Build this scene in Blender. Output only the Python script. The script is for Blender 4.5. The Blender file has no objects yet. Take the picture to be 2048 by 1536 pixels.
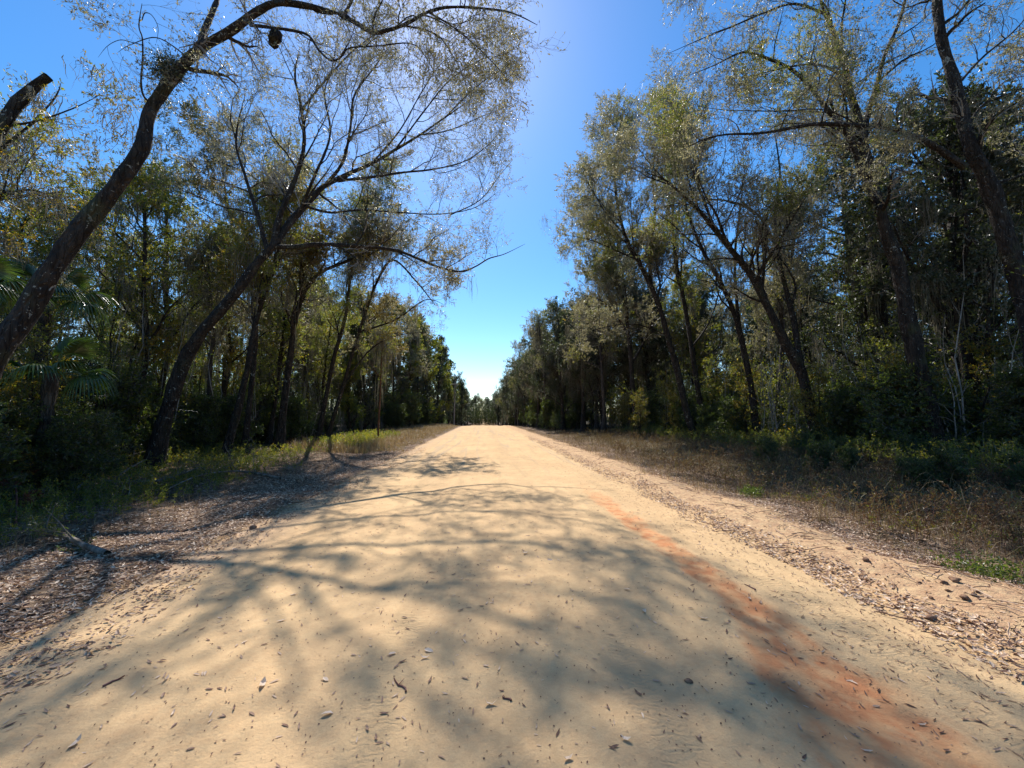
import bpy, math, numpy as np
from mathutils import Vector, Matrix

C = bpy.context.scene.collection
SC = bpy.context.scene
# ------------------------------------------------------------------ camera
CAM = np.array([0.0, 0.0, 1.6])
PITCH, YAW, FPX = math.radians(4.75), math.radians(-4.38), 770.0
cd = bpy.data.cameras.new('camera'); cam = bpy.data.objects.new('camera', cd); C.objects.link(cam)
cam.location = CAM; cam.rotation_euler = (math.pi/2 + PITCH, 0, YAW)
cd.sensor_width = 36; cd.lens = FPX/2048*36; cd.clip_end = 3000; cd.clip_start = 0.05
SC.camera = cam
# ------------------------------------------------------------------ light
SUN_EL, SUN_AZ = math.radians(49), math.radians(-8.0)      # azimuth from +Y, clockwise
sdir = Vector((math.sin(SUN_AZ)*math.cos(SUN_EL), math.cos(SUN_AZ)*math.cos(SUN_EL), math.sin(SUN_EL)))
world = bpy.data.worlds.new('World'); SC.world = world; world.use_nodes = True
wn = world.node_tree.nodes; wl = world.node_tree.links; wn.clear()
sky = wn.new('ShaderNodeTexSky'); sky.sky_type = 'NISHITA'; sky.sun_disc = False
sky.sun_elevation = SUN_EL; sky.sun_rotation = SUN_AZ
sky.air_density = 1.0; sky.dust_density = 0.2; sky.ozone_density = 2.9; sky.altitude = 0
bg = wn.new('ShaderNodeBackground'); bg.inputs['Strength'].default_value = 0.12
wo = wn.new('ShaderNodeOutputWorld'); hs = wn.new('ShaderNodeHueSaturation'); hs.inputs['Saturation'].default_value = 1.32; hs.inputs['Value'].default_value = 1.0
wl.new(sky.outputs[0], hs.inputs['Color']); wl.new(hs.outputs[0], bg.inputs[0]); wl.new(bg.outputs[0], wo.inputs[0])
ld = bpy.data.lights.new('sun', 'SUN'); ld.energy = 4.6; ld.angle = math.radians(0.53); ld.color = (1.0, 0.96, 0.90)
sun = bpy.data.objects.new('sun', ld); C.objects.link(sun)
sun.rotation_euler = sdir.to_track_quat('Z', 'Y').to_euler(); sun.location = (0, 0, 50)
SC.view_settings.view_transform = 'Standard'; SC.view_settings.look = 'None'
SC.view_settings.exposure = 0.72; SC.view_settings.gamma = 1
SC.render.engine = 'CYCLES'
SC.cycles.max_bounces = 6; SC.cycles.diffuse_bounces = 3; SC.cycles.glossy_bounces = 2
SC.cycles.transmission_bounces = 3; SC.cycles.transparent_max_bounces = 4

# ------------------------------------------------------------------ helpers
_Rm = np.array(Matrix.Rotation(YAW, 3, 'Z') @ Matrix.Rotation(math.pi/2 + PITCH, 3, 'X'))
def at(px, py, Y):
    d = _Rm @ np.array([(px-1024)/FPX, (768-py)/FPX, -1.0])
    return CAM + d*(Y/d[1])
def ground_pt(px, py):
    d = _Rm @ np.array([(px-1024)/FPX, (768-py)/FPX, -1.0])
    return CAM + d*(-CAM[2]/d[2])
def nrm(v): return v/np.maximum(np.linalg.norm(v, axis=-1, keepdims=True), 1e-9)

def mesh_from(name, parts, mats, smooth=True):
    """parts: list of (verts (n,3), faces (m,k) int, mat index, attr (n,) or None)"""
    vs, loops, starts, tots, mi, at_ = [], [], [], [], [], []
    vo = 0; lo = 0
    for v, f, m, a in parts:
        if len(v) == 0: continue
        v = np.asarray(v, np.float32); f = np.asarray(f, np.int32)
        vs.append(v); loops.append((f+vo).ravel())
        k = f.shape[1]; n = f.shape[0]
        starts.append(lo + np.arange(n, dtype=np.int32)*k); tots.append(np.full(n, k, np.int32))
        mi.append(np.full(n, m, np.int32))
        at_.append(np.asarray(a, np.float32) if a is not None else np.full(len(v), 0.5, np.float32))
        vo += len(v); lo += n*k
    me = bpy.data.meshes.new(name)
    V = np.concatenate(vs); L = np.concatenate(loops); S = np.concatenate(starts); T = np.concatenate(tots)
    me.vertices.add(len(V)); me.vertices.foreach_set('co', V.ravel())
    me.loops.add(len(L)); me.loops.foreach_set('vertex_index', L)
    me.polygons.add(len(S)); me.polygons.foreach_set('loop_start', S); me.polygons.foreach_set('loop_total', T)
    for m in mats: me.materials.append(m)
    me.polygons.foreach_set('material_index', np.concatenate(mi))
    me.polygons.foreach_set('use_smooth', np.full(len(S), smooth, bool))
    A = me.attributes.new('rnd', 'FLOAT', 'POINT'); A.data.foreach_set('value', np.concatenate(at_))
    me.update(calc_edges=True)
    return me
def tag(o, label=None, cat=None, group=None, kind=None):
    if label: o['label'] = label
    if cat: o['category'] = cat
    if group: o['group'] = group
    if kind: o['kind'] = kind
    return o
def obj(name, me, parent=None, loc=None):
    o = bpy.data.objects.new(name, me); C.objects.link(o)
    if parent: o.parent = parent
    if loc is not None: o.location = loc
    return o
def empty(name, loc, rz=0, sc=1.0):
    o = bpy.data.objects.new(name, None); C.objects.link(o); o.location = loc
    o.rotation_euler = (0, 0, rz); o.scale = (sc, sc, sc) if np.isscalar(sc) else sc
    o.empty_display_size = 0.3
    return o
def copy_tree(root, loc, rz, sc):
    r = root.copy(); C.objects.link(r); r.location = loc; r.rotation_euler = (0, 0, rz)
    r.scale = (sc, sc, sc) if np.isscalar(sc) else sc
    for ch in root.children:
        c = ch.copy(); C.objects.link(c); c.parent = r
    return r

def gz(x, y):
    """height of the ground"""
    x = np.asarray(x, float); y = np.asarray(y, float)
    z = -1.3*(1-np.exp(-(np.maximum(0, y-56)/34.)**2))
    ax = np.abs(x)
    z = z + 0.05*np.clip(1-(ax/3.3)**2, 0, 1)
    m = np.clip((ax-2.5)/2, 0, 1)
    w = 0.5+0.5*np.sin(y*0.9+1.0)*np.sin(y*0.37)
    z = z + 0.085*np.exp(-((x-4.15-0.12*np.sin(y*.5))/0.38)**2)*(0.75+0.35*w)
    z = z + m*0.03*(np.sin(x*2.1+y*1.3)+np.sin(x*1.1-y*1.9+2)+0.6*np.sin(x*4.3+y*3.7))
    z = z - 0.10*np.exp(-((x-6.3)/1.2)**2) + 0.35*np.clip((x-7)/6, 0, 1)
    z = z - 0.05*np.exp(-((x+5.0)/0.8)**2) + 0.25*np.clip((-x-6.5)/6, 0, 1)
    z = z + 0.012*np.sin(x*1.7+0.4*np.sin(y*.8))*(ax < 3.4)*np.clip(1-ax/3.4, 0, 1)
    z = z - 0.022*np.exp(-((ax-1.0-.1*np.sin(y*.35))/0.25)**2) + .010*np.exp(-((ax-.55-.1*np.sin(y*.35))/0.15)**2)
    z = z - 0.020*np.exp(-((x-2.15-.08*np.sin(y*1.1))/0.22)**2)*np.clip((9-y)/3, 0, 1)*(y > 0)
    z = z + .006*np.sin(y*7+2*np.sin(x*2+y*.6))*np.clip(1-ax/3.3, 0, 1)*(.5+.5*np.sin(x*1.3+y*.4))
    return z

# ------------------------------------------------------------------ node material kit
def newmat(name):
    m = bpy.data.materials.new(name); m.use_nodes = True; m.node_tree.nodes.clear()
    return m, m.node_tree.nodes, m.node_tree.links
class NT:
    def __init__(s, name):
        s.m, s.n, s.l = newmat(name)
        s.co = s.n.new('ShaderNodeTexCoord')
    def val(s, sock, v):
        if hasattr(v, 'is_output') or isinstance(v, bpy.types.NodeSocket): s.l.new(v, sock)
        elif isinstance(v, (tuple, list)) and len(v) == 3 and sock.type == 'RGBA': sock.default_value = (*v, 1)
        else: sock.default_value = v
    def noise(s, scale, detail=4, rough=0.55, vec=None, dist=0.0, out=0):
        t = s.n.new('ShaderNodeTexNoise'); t.inputs['Scale'].default_value = scale
        t.inputs['Detail'].default_value = detail; t.inputs['Roughness'].default_value = rough
        t.inputs['Distortion'].default_value = dist
        s.l.new(vec if vec is not None else s.co.outputs['Object'], t.inputs['Vector']); return t.outputs[out]
    def voro(s, scale, vec=None, feature='F1', out='Distance', rnd=1.0):
        t = s.n.new('ShaderNodeTexVoronoi'); t.inputs['Scale'].default_value = scale; t.feature = feature
        t.inputs['Randomness'].default_value = rnd
        s.l.new(vec if vec is not None else s.co.outputs['Object'], t.inputs['Vector']); return t.outputs[out]
    def mapv(s, sc, vec=None, rot=(0, 0, 0)):
        t = s.n.new('ShaderNodeMapping'); t.inputs['Scale'].default_value = sc; t.inputs['Rotation'].default_value = rot
        s.l.new(vec if vec is not None else s.co.outputs['Object'], t.inputs['Vector']); return t.outputs[0]
    def math(s, op, a, b=0.0, c=None, clamp=False):
        t = s.n.new('ShaderNodeMath'); t.operation = op; t.use_clamp = clamp
        s.val(t.inputs[0], a); s.val(t.inputs[1], b)
        if c is not None: s.val(t.inputs[2], c)
        return t.outputs[0]
    def ramp(s, f, lo, hi, a=0.0, b=1.0):
        t = s.n.new('ShaderNodeMapRange'); t.interpolation_type = 'SMOOTHSTEP'
        s.val(t.inputs['Value'], f); s.val(t.inputs['From Min'], lo); s.val(t.inputs['From Max'], hi)
        s.val(t.inputs['To Min'], a); s.val(t.inputs['To Max'], b); return t.outputs[0]
    def mix(s, f, a, b, mode='MIX'):
        t = s.n.new('ShaderNodeMix'); t.data_type = 'RGBA'; t.blend_type = mode
        s.val(t.inputs[0], f); s.val(t.inputs[6], a); s.val(t.inputs[7], b); return t.outputs[2]
    def attr(s, name):
        t = s.n.new('ShaderNodeAttribute'); t.attribute_name = name; return t.outputs['Fac']
    def xyz(s, vec=None):
        t = s.n.new('ShaderNodeSeparateXYZ'); s.l.new(vec if vec is not None else s.co.outputs['Object'], t.inputs[0]); return t.outputs
    def bump(s, h, dist=0.01, strength=1.0, normal=None):
        t = s.n.new('ShaderNodeBump'); t.inputs['Distance'].default_value = dist; t.inputs['Strength'].default_value = strength
        s.l.new(h, t.inputs['Height'])
        if normal is not None: s.l.new(normal, t.inputs['Normal'])
        return t.outputs[0]
    def bsdf(s, col, rough=0.8, spec=0.3, normal=None):
        p = s.n.new('ShaderNodeBsdfPrincipled'); s.val(p.inputs['Base Color'], col); s.val(p.inputs['Roughness'], rough)
        s.val(p.inputs['Specular IOR Level'], spec)
        if normal is not None: s.l.new(normal, p.inputs['Normal'])
        return p.outputs[0]
    def translucent(s, col, shader, fac):
        t = s.n.new('ShaderNodeBsdfTranslucent'); s.val(t.inputs['Color'], col)
        mx = s.n.new('ShaderNodeMixShader'); s.val(mx.inputs[0], fac)
        s.l.new(shader, mx.inputs[1]); s.l.new(t.outputs[0], mx.inputs[2]); return mx.outputs[0]
    def out(s, shader):
        o = s.n.new('ShaderNodeOutputMaterial'); s.l.new(shader, o.inputs[0]); return s.m

def cramp(s, f, stops):
    t = s.n.new('ShaderNodeValToRGB'); e = t.color_ramp.elements
    while len(e) > 1: e.remove(e[-1])
    e[0].position = stops[0][0]; e[0].color = (*stops[0][1], 1)
    for p, c in stops[1:]:
        x = e.new(p); x.color = (*c, 1)
    s.l.new(f, t.inputs[0]); return t.outputs[0]

def leaf_mat(name, stops, rough=0.38, spec=0.5, trans=0.35, tcol=(1.6, 1.9, 0.6), clump=0.25):
    s = NT(name)
    r = s.attr('rnd')
    n = s.noise(0.55, 3, 0.6)
    f = s.math('ADD', r, s.math('MULTIPLY', s.math('SUBTRACT', n, 0.5), clump*4), clamp=True)
    col = cramp(s, f, stops)
    tc = s.mix(1.0, col, tcol, 'MULTIPLY')
    sh = s.bsdf(col, rough, spec)
    return s.out(s.translucent(tc, sh, trans))
M = {}
M['leaf_silver_glint'] = leaf_mat('leaf_silver_glint', [(0, (.08, .085, .045)), (.4, (.16, .158, .10)), (.68, (.25, .23, .15)), (.86, (.29, .255, .14)), (1, (.32, .22, .08))], 0.42, 0.5, 0.45, (2.05, 1.95, 1.45), .14)  # grey-tan leaves; their sunlit glint is put into the pale ramp and translucent tint
M['leaf_olive'] = leaf_mat('leaf_olive', [(0, (.05, .07, .02)), (.4, (.095, .12, .03)), (.68, (.15, .16, .04)), (.85, (.24, .19, .035)), (1, (.28, .15, .03))], 0.38, 0.5, 0.55, (2.7, 2.6, .85))
M['leaf_dark'] = leaf_mat('leaf_dark', [(0, (.03, .036, .022)), (.5, (.055, .063, .038)), (.85, (.09, .095, .058)), (1, (.14, .125, .075))], 0.40, 0.5, 0.3)
M['leaf_green'] = leaf_mat('leaf_green', [(0, (.04, .055, .016)), (.45, (.075, .095, .03)), (.75, (.13, .14, .04)), (.92, (.20, .18, .045)), (1, (.25, .16, .04))], 0.38, 0.5, 0.5)
M['leaf_dry'] = leaf_mat('leaf_dry', [(0, (.07, .04, .025)), (.35, (.14, .085, .045)), (.6, (.17, .13, .06)), (.8, (.12, .12, .04)), (1, (.26, .19, .09))], .5, .3, .35, (1.5, 1.3, .8), .3)
M['leaf_yellow'] = leaf_mat('leaf_yellow', [(0, (.11, .10, .02)), (.5, (.24, .19, .03)), (1, (.34, .2, .03))], 0.4, 0.4, 0.5, (1.5, 1.4, .5))
M['leaf_rust'] = leaf_mat('leaf_rust', [(0, (.06, .022, .012)), (.5, (.12, .045, .02)), (1, (.2, .09, .04))], 0.5, 0.3, 0.3, (1.5, 1.1, .7))
M['palm_leaf'] = leaf_mat('palm_leaf', [(0, (.05, .075, .02)), (.6, (.08, .12, .03)), (1, (.14, .17, .05))], 0.28, 0.7, 0.35)
M['fallen_leaf'] = leaf_mat('fallen_leaf', [(0, (.07, .03, .018)), (.22, (.20, .10, .06)), (.45, (.40, .26, .17)), (.75, (.62, .46, .32)), (1, (.74, .60, .45))], 0.55, 0.35, 0.15, (1.2, 1, .7), 0.06)
M['dry_grass'] = leaf_mat('dry_grass', [(0, (.08, .045, .028)), (.3, (.17, .105, .058)), (.6, (.29, .20, .105)), (.88, (.46, .35, .19)), (1, (.18, .18, .06))], 0.5, 0.3, 0.3, (1.2, 1.1, .7), 0.15)
M['moss'] = leaf_mat('moss', [(0, (.10, .095, .07)), (.5, (.16, .15, .115)), (1, (.24, .22, .175))], 0.8, 0.15, 0.4, (1.2, 1.15, 1.0), 0.1)

def bark_mat(name, base, dark, lichen, amt=0.6):
    s = NT(name)
    v = s.mapv((1, 1, 0.35))
    n1 = s.noise(9, 6, 0.65, v); n2 = s.noise(38, 4, 0.6, v)
    col = s.mix(s.ramp(n1, .35, .7), dark, base)
    l1 = s.noise(7.5, 4, 0.6, s.mapv((1, 1, .8)), 0.6)
    l1 = s.math('MAXIMUM', l1, s.math('ADD', s.noise(17, 3, .6, None, 1.2), .0))
    l2 = s.noise(1.1, 2, 0.5)
    th = s.math('SUBTRACT', 0.74, s.math('MULTIPLY', l2, 0.28*amt))
    mask = s.ramp(s.math('SUBTRACT', l1, th), 0.0, 0.03)
    col = s.mix(mask, col, s.mix(s.ramp(n2, .4, .6), lichen, tuple(c*.7 for c in lichen)))
    g = s.ramp(s.noise(1.7, 3, .6), .55, .75, 0, .6)
    col = s.mix(g, col, (.06, .065, .03))
    fur = s.voro(16, s.mapv((1, 1, .22)), 'DISTANCE_TO_EDGE'); h = s.math('ADD', s.math('ADD', n1, s.math('MULTIPLY', n2, .4)), s.ramp(fur, 0, .25, 0, .7))
    return s.out(s.bsdf(col, .85, .2, s.bump(h, .045, 1.0)))
M['bark'] = bark_mat('bark', (.06, .047, .038), (.018, .014, .012), (.3, .29, .25))
M['bark_grey'] = bark_mat('bark_grey', (.12, .10, .085), (.045, .036, .03), (.28, .27, .24), .4)
M['twig'] = NT('twig'); _s = M['twig']
M['twig'] = _s.out(_s.bsdf(_s.mix(_s.ramp(_s.noise(3, 2), .4, .6), (.14, .12, .10), (.27, .24, .21)), .5, .6))
_s = NT('dead_wood'); M['dead_wood'] = _s.out(_s.bsdf(_s.mix(_s.ramp(_s.noise(6, 4, .6, _s.mapv((1, 1, .3))), .4, .65), (.10, .08, .06), (.26, .22, .18)), .8, .2))
_s = NT('red_stem'); M['red_stem'] = _s.out(_s.bsdf(_s.mix(_s.ramp(_s.noise(6, 3), .4, .6), (.14, .045, .03), (.2, .1, .08)), .7, .2))
_s = NT('red_bark'); M['red_bark'] = _s.out(_s.bsdf(_s.mix(_s.ramp(_s.noise(6, 4), .4, .6), (.16, .07, .035), (.07, .035, .02)), .8, .2))
_s = NT('pole_wood'); M['pole_wood'] = _s.out(_s.bsdf(_s.mix(_s.ramp(_s.noise(3, 4), .4, .6), (.3, .27, .24), (.2, .17, .15)), .8, .2))
_s = NT('metal'); M['metal'] = _s.out(_s.bsdf((.2, .2, .2), .5, .5))
_s = NT('clod'); M['clod'] = _s.out(_s.bsdf(_s.mix(_s.ramp(_s.noise(20, 4), .4, .6), (.15, .085, .055), (.27, .16, .1)), .95, .1, _s.bump(_s.noise(60, 4), .006, 1)))

# sand shared by road and verge
def sand_color(s):
    n1 = s.noise(0.45, 4, .6); n2 = s.noise(3.0, 5, .6); n3 = s.noise(130, 2, .6); n4 = s.noise(20, 4, .6)
    col = s.mix(s.ramp(n1, .35, .65), (.64, .425, .22), (.545, .35, .18))
    col = s.mix(s.ramp(n2, .40, .70, 0, .5), col, (.45, .285, .15))
    col = s.mix(s.ramp(n4, .3, .75, 0, .35), col, (.69, .495, .27))
    col = s.mix(s.ramp(n3, .35, .7, .14, 0), col, (.25, .16, .09))
    return col
def road_mat():
    s = NT('sand_road')
    X, Y, Z = s.xyz()
    col = sand_color(s)
    # stretched streaks along the travel direction
    st = s.noise(3.2, 4, .6, s.mapv((1, .12, 1)), .3)
    col = s.mix(s.ramp(st, .48, .68, 0, .5), col, (.42, .29, .155))
    # red clay exposed along a band on the right
    dn = s.noise(0.9, 5, .65, s.mapv((1, .35, 1)), .5); dn2 = s.noise(5, 4, .6, s.mapv((1, .5, 1)), .4)
    near = s.ramp(Y, 1.2, 3.6, 1, 0)
    cx = s.math('SUBTRACT', 2.26, s.math('MULTIPLY', near, .40))
    wd = s.math('ADD', .13, s.math('MULTIPLY', near, .30))
    d = s.math('ABSOLUTE', s.math('SUBTRACT', X, cx))
    d = s.math('ADD', d, s.math('MULTIPLY', s.math('SUBTRACT', dn, .5), .42))
    d = s.math('ADD', d, s.math('MULTIPLY', s.math('SUBTRACT', dn2, .5), .34))
    red = s.ramp(s.math('SUBTRACT', d, wd), -.05, .10, 1, 0)
    far = s.ramp(Y, 6.0, 9.5, 1, 0)
    red = s.math('MULTIPLY', red, far)
    red = s.math('MULTIPLY', red, s.ramp(s.noise(2.6, 5, .7, s.mapv((1, .55, 1)), .8), .34, .45, .55, 1))
    rc = s.mix(s.ramp(s.noise(6, 4), .35, .65), (.50, .20, .085), (.58, .32, .15))
    col = s.mix(s.math('MULTIPLY', red, .92), col, rc)
    # pink tinge near the left verge and far ruts
    lf = s.ramp(X, -2.2, -3.4, 0, .55); col = s.mix(s.math('MULTIPLY', lf, s.ramp(dn, .3, .6)), col, (.46, .31, .21))
    # grey worn limestone patches
    gp = s.ramp(s.noise(1.15, 4, .65, s.mapv((1, .7, 1)), .7), .725, .75)
    col = s.mix(s.math('MULTIPLY', gp, .6), col, (.27, .22, .155))
    # long darker wheel streaks far down the road
    ws = s.ramp(s.noise(1.9, 3, .6, s.mapv((1, .04, 1)), 1.2), .53, .62, 0, .6)
    col = s.mix(s.math('MULTIPLY', ws, s.ramp(Y, 8, 16)), col, (.42, .31, .2))
    rutd = s.math('ABSOLUTE', s.math('SUBTRACT', s.math('ABSOLUTE', s.math('ADD', X, s.math('MULTIPLY', s.math('SUBTRACT', s.noise(.35, 2), .5), .7))), 1.0))
    col = s.mix(s.math('MULTIPLY', s.ramp(rutd, .1, .3, .5, 0), s.ramp(s.noise(2.2, 4, .65), .35, .6)), col, (.47, .315, .17))
    # tread bars inside wheel bands
    wob = s.math('MULTIPLY', s.math('SUBTRACT', s.noise(.5, 2), .5), .5)
    def band(c, w):
        return s.ramp(s.math('ABSOLUTE', s.math('SUBTRACT', s.math('ADD', X, wob), c)), w*.55, w, 1, 0)
    bands = s.math('MAXIMUM', s.math('MAXIMUM', band(-.55, .16), band(.95, .15)), s.math('MAXIMUM', band(-2.35, .14), band(2.75, .3)))
    w = s.n.new('ShaderNodeTexWave'); w.bands_direction = 'Y'; w.inputs['Scale'].default_value = 7.5
    w.inputs['Distortion'].default_value = 11; w.inputs['Detail'].default_value = 3; w.inputs['Detail Scale'].default_value = 1.6
    s.l.new(s.co.outputs['Object'], w.inputs['Vector'])
    tread = s.math('MULTIPLY', s.math('MULTIPLY', w.outputs['Fac'], bands), s.ramp(s.noise(1.3, 3), .38, .6))
    h = s.math('ADD', s.math('MULTIPLY', s.noise(55, 5, .65), .55), s.math('MULTIPLY', s.noise(6, 4, .6, s.mapv((1, .6, 1))), 1.1))
    h = s.math('ADD', h, s.math('MULTIPLY', tread, .2))
    pits = s.ramp(s.voro(16), .0, .22, 0, 1); h = s.math('ADD', h, s.math('MULTIPLY', pits, s.ramp(s.noise(2.5, 2), .45, .7, 0, .35)))
    return s.out(s.bsdf(col, .95, .08, s.bump(h, .018, .8)))
def ground_mat():
    s = NT('verge_ground')
    X, Y, Z = s.xyz()
    n = s.noise(1.2, 5, .6); n2 = s.noise(9, 5, .65)
    sand = sand_color(s)
    orange = s.mix(s.ramp(n2, .35, .7), (.44, .27, .155), (.58, .40, .22))
    fx = s.math('ADD', X, s.math('MULTIPLY', s.math('SUBTRACT', n, .5), .7))
    col = s.mix(s.ramp(fx, 3.3, 3.8), sand, orange)
    litter = cramp(s, s.voro(24, s.mapv((1, 1, 1)), out='Color'), [(0, (.06, .035, .025)), (.4, (.16, .10, .065)), (.75, (.34, .24, .16)), (1, (.46, .34, .24))])
    soil = s.mix(s.ramp(n2, .3, .7), (.055, .04, .028), (.12, .085, .055))
    lr = s.math('MAXIMUM', s.ramp(fx, 4.7, 5.2), s.ramp(fx, -3.15, -3.6))
    col = s.mix(lr, col, s.mix(s.ramp(n, .35, .7), litter, soil))
    farm = s.math('MAXIMUM', s.ramp(fx, 6.2, 8), s.ramp(fx, -6.2, -8))
    col = s.mix(s.math('MULTIPLY', farm, .8), col, s.mix(s.ramp(n2, .4, .6), (.045, .035, .022), (.075, .07, .03)))
    h = s.math('ADD', s.noise(22, 6, .7), s.math('MULTIPLY', s.noise(5, 4), 1.5))
    return s.out(s.bsdf(col, .95, .08, s.bump(h, .035, .9)))
M['road'] = road_mat(); M['ground'] = ground_mat()

# ------------------------------------------------------------------ ground + road
def axis(segs):
    a = [segs[0][0]]
    for x0, x1, n in segs: a += list(np.linspace(x0, x1, n+1)[1:])
    return np.array(a)
xs = axis([(-900, -120, 8), (-120, -30, 18), (-30, -10, 40), (-10, -3.3, 80), (-3.3, 3.3, 100), (3.3, 7, 64), (7, 12, 40), (12, 30, 36), (30, 120, 18), (120, 900, 8)])
ys = axis([(-60, -4, 20), (-4, 14, 220), (14, 40, 130), (40, 110, 120), (110, 400, 60), (400, 1500, 12)])
def grid(xs, ys, dz=0.0, rough=0.0, seed=0):
    XX, YY = np.meshgrid(xs, ys)
    ZZ = gz(XX, YY) + dz
    if rough:
        r = np.random.default_rng(seed)
        ZZ = ZZ + rough*r.standard_normal(XX.shape)*(np.abs(XX) > 3.4)*(np.abs(XX) < 12)
    V = np.stack([XX, YY, ZZ], -1).reshape(-1, 3)
    ny, nx = XX.shape; i = np.arange(ny-1)[:, None]*nx + np.arange(nx-1)[None]
    F = np.stack([i, i+1, i+nx+1, i+nx], -1).reshape(-1, 4)
    return V, F
V, F = grid(xs, ys, 0, .004, 1)
tag(obj('ground', mesh_from('ground', [(V, F, 0, None)], [M['ground']])), kind='structure')
rx = xs[(xs >= -3.31) & (xs <= 3.31)]; ry = ys[ys < 400]
V, F = grid(rx, ry, .007)
tag(obj('road', mesh_from('road', [(V, F, 0, None)], [M['road']])), kind='structure')

# ------------------------------------------------------------------ tubes and foliage in numpy
def frames(P):
    T = nrm(np.gradient(P, axis=1))
    ch = nrm(P[:, -1]-P[:, 0]); ref = np.zeros_like(ch)
    ref[np.arange(len(ch)), np.abs(ch).argmin(1)] = 1
    U = nrm(np.cross(T, ref[:, None, :])); W = np.cross(T, U)
    return T, U, W
def tubes(P, R, S, lump=0.0, rng=None, mat=0):
    P = np.asarray(P, float); R = np.asarray(R, float)
    N, K = P.shape[:2]
    T, U, W = frames(P)
    a = np.arange(S)*2*np.pi/S
    rr = np.repeat(R[:, :, None], S, 2)
    if lump:
        kk = np.arange(K)[None, :, None]
        ph = rng.uniform(0, 6.28, (N, 1, 1))
        rr = rr*(1 + lump*(np.sin(3*a[None, None]+kk*.35+ph)*.5+np.sin(2*a[None, None]-kk*.6+ph)*.6+np.sin(5*a[None, None]+kk*.9)*.35+.35*np.sin(kk*1.3+ph)) + lump*.45*rng.standard_normal((N, K, S)))
    V = P[:, :, None] + rr[..., None]*(np.cos(a)[None, None, :, None]*U[:, :, None] + np.sin(a)[None, None, :, None]*W[:, :, None])
    V = V.reshape(-1, 3)
    b = (np.arange(N)*K*S)[:, None, None] + (np.arange(K-1)*S)[None, :, None]
    s0 = np.arange(S)[None, None]; s1 = (s0+1) % S
    F = np.stack([b+s0, b+s1, b+s1+S, b+s0+S], -1).reshape(-1, 4)
    return (V, F, mat, None)
def resample(P, R, K):
    P = np.asarray(P, float); R = np.asarray(R, float)
    # Catmull-Rom for a natural bend
    n = len(P); t = np.concatenate([[0], np.cumsum(np.linalg.norm(np.diff(P, axis=0), axis=1))]); t /= t[-1]
    tt = np.linspace(0, 1, K); i = np.clip(np.searchsorted(t, tt, 'right')-1, 0, n-2)
    u = ((tt-t[i])/(t[i+1]-t[i]))[:, None]
    p0 = P[np.maximum(i-1, 0)]; p1 = P[i]; p2 = P[i+1]; p3 = P[np.minimum(i+2, n-1)]
    Q = .5*((2*p1)+(-p0+p2)*u+(2*p0-5*p1+4*p2-p3)*u**2+(-p0+3*p1-3*p2+p3)*u**3)
    return Q, np.interp(tt, t, R)
def spawn(P, R, n, rng, tr=(.2, 1.), ang=(30, 70), L=1., Lp=.5, K=6, curv=.25, up=0.1, rr=.6, rmax=None, bias=None, tip=.25, rmin=.002):
    N, Kp = P.shape[:2]
    t = (np.arange(n)[None]+rng.uniform(0, 1, (N, n)))/n; t = tr[0]+(tr[1]-tr[0])*t
    f = t*(Kp-1); i = np.minimum(f.astype(int), Kp-2); u = f-i
    idx = np.arange(N)[:, None]
    B = P[idx, i]*(1-u[..., None]) + P[idx, i+1]*u[..., None]
    T = nrm(P[idx, i+1]-P[idx, i]); rb = R[idx, i]*(1-u)+R[idx, i+1]*u
    v = rng.standard_normal((N, n, 3)); v = nrm(v - (v*T).sum(-1, keepdims=True)*T)
    a = np.radians(rng.uniform(ang[0], ang[1], (N, n)))[..., None]
    d = nrm(np.cos(a)*T + np.sin(a)*v + np.array([0, 0, up]) + (np.asarray(bias) if bias is not None else 0))
    Ls = L*(1-Lp*t)*rng.uniform(.6, 1.25, (N, n))
    B = B.reshape(-1, 3); d = d.reshape(-1, 3); Ls = Ls.ravel(); rb = rb.ravel()
    M_ = len(B); Q = np.empty((M_, K, 3)); Q[:, 0] = B; st = (Ls/(K-1))[:, None]
    for k in range(1, K):
        d = nrm(d + curv*rng.standard_normal((M_, 3)) + np.array([0, 0, up*.35]))
        Q[:, k] = Q[:, k-1]+d*st
    r0 = np.maximum(rb*rr*rng.uniform(.75, 1.05, M_), rmin)
    if rmax: r0 = np.minimum(r0, rmax)
    RR = r0[:, None]*np.linspace(1, tip, K)[None]
    return Q, np.maximum(RR, rmin*.6)
def leaves(P, n, rng, size=(.05, .08), w=.36, mat=1, spread=.02, tr=(.15, 1.05), jit=.9, droop=0.0, fold=.15):
    N, K = P.shape[:2]
    t = rng.uniform(tr[0], tr[1], (N, n)); f = np.clip(t, 0, 1)*(K-1); i = np.minimum(f.astype(int), K-2); u = (f-i)[..., None]
    idx = np.arange(N)[:, None]
    B = (P[idx, i]*(1-u)+P[idx, i+1]*u).reshape(-1, 3); T = nrm(P[idx, i+1]-P[idx, i]).reshape(-1, 3)
    m = len(B); B = B + spread*rng.standard_normal((m, 3))
    d = nrm(T + jit*rng.standard_normal((m, 3)) - np.array([0, 0, droop]))
    s = rng.uniform(size[0], size[1], m)[:, None]
    q = rng.standard_normal((m, 3)); q[:, 2] *= .6; side = nrm(np.cross(d, q)); nn = np.cross(d, side)
    v0 = B; v1 = B+d*s*.5+side*s*w*.5+nn*s*fold; v2 = B+d*s; v3 = B+d*s*.5-side*s*w*.5+nn*s*fold
    V = np.stack([v0, v1, v2, v3], 1).reshape(-1, 3)
    F = np.arange(4*m).reshape(-1, 4)
    return (V, F, mat, np.repeat(rng.uniform(0, 1, m)*.75+.1, 4))
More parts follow.
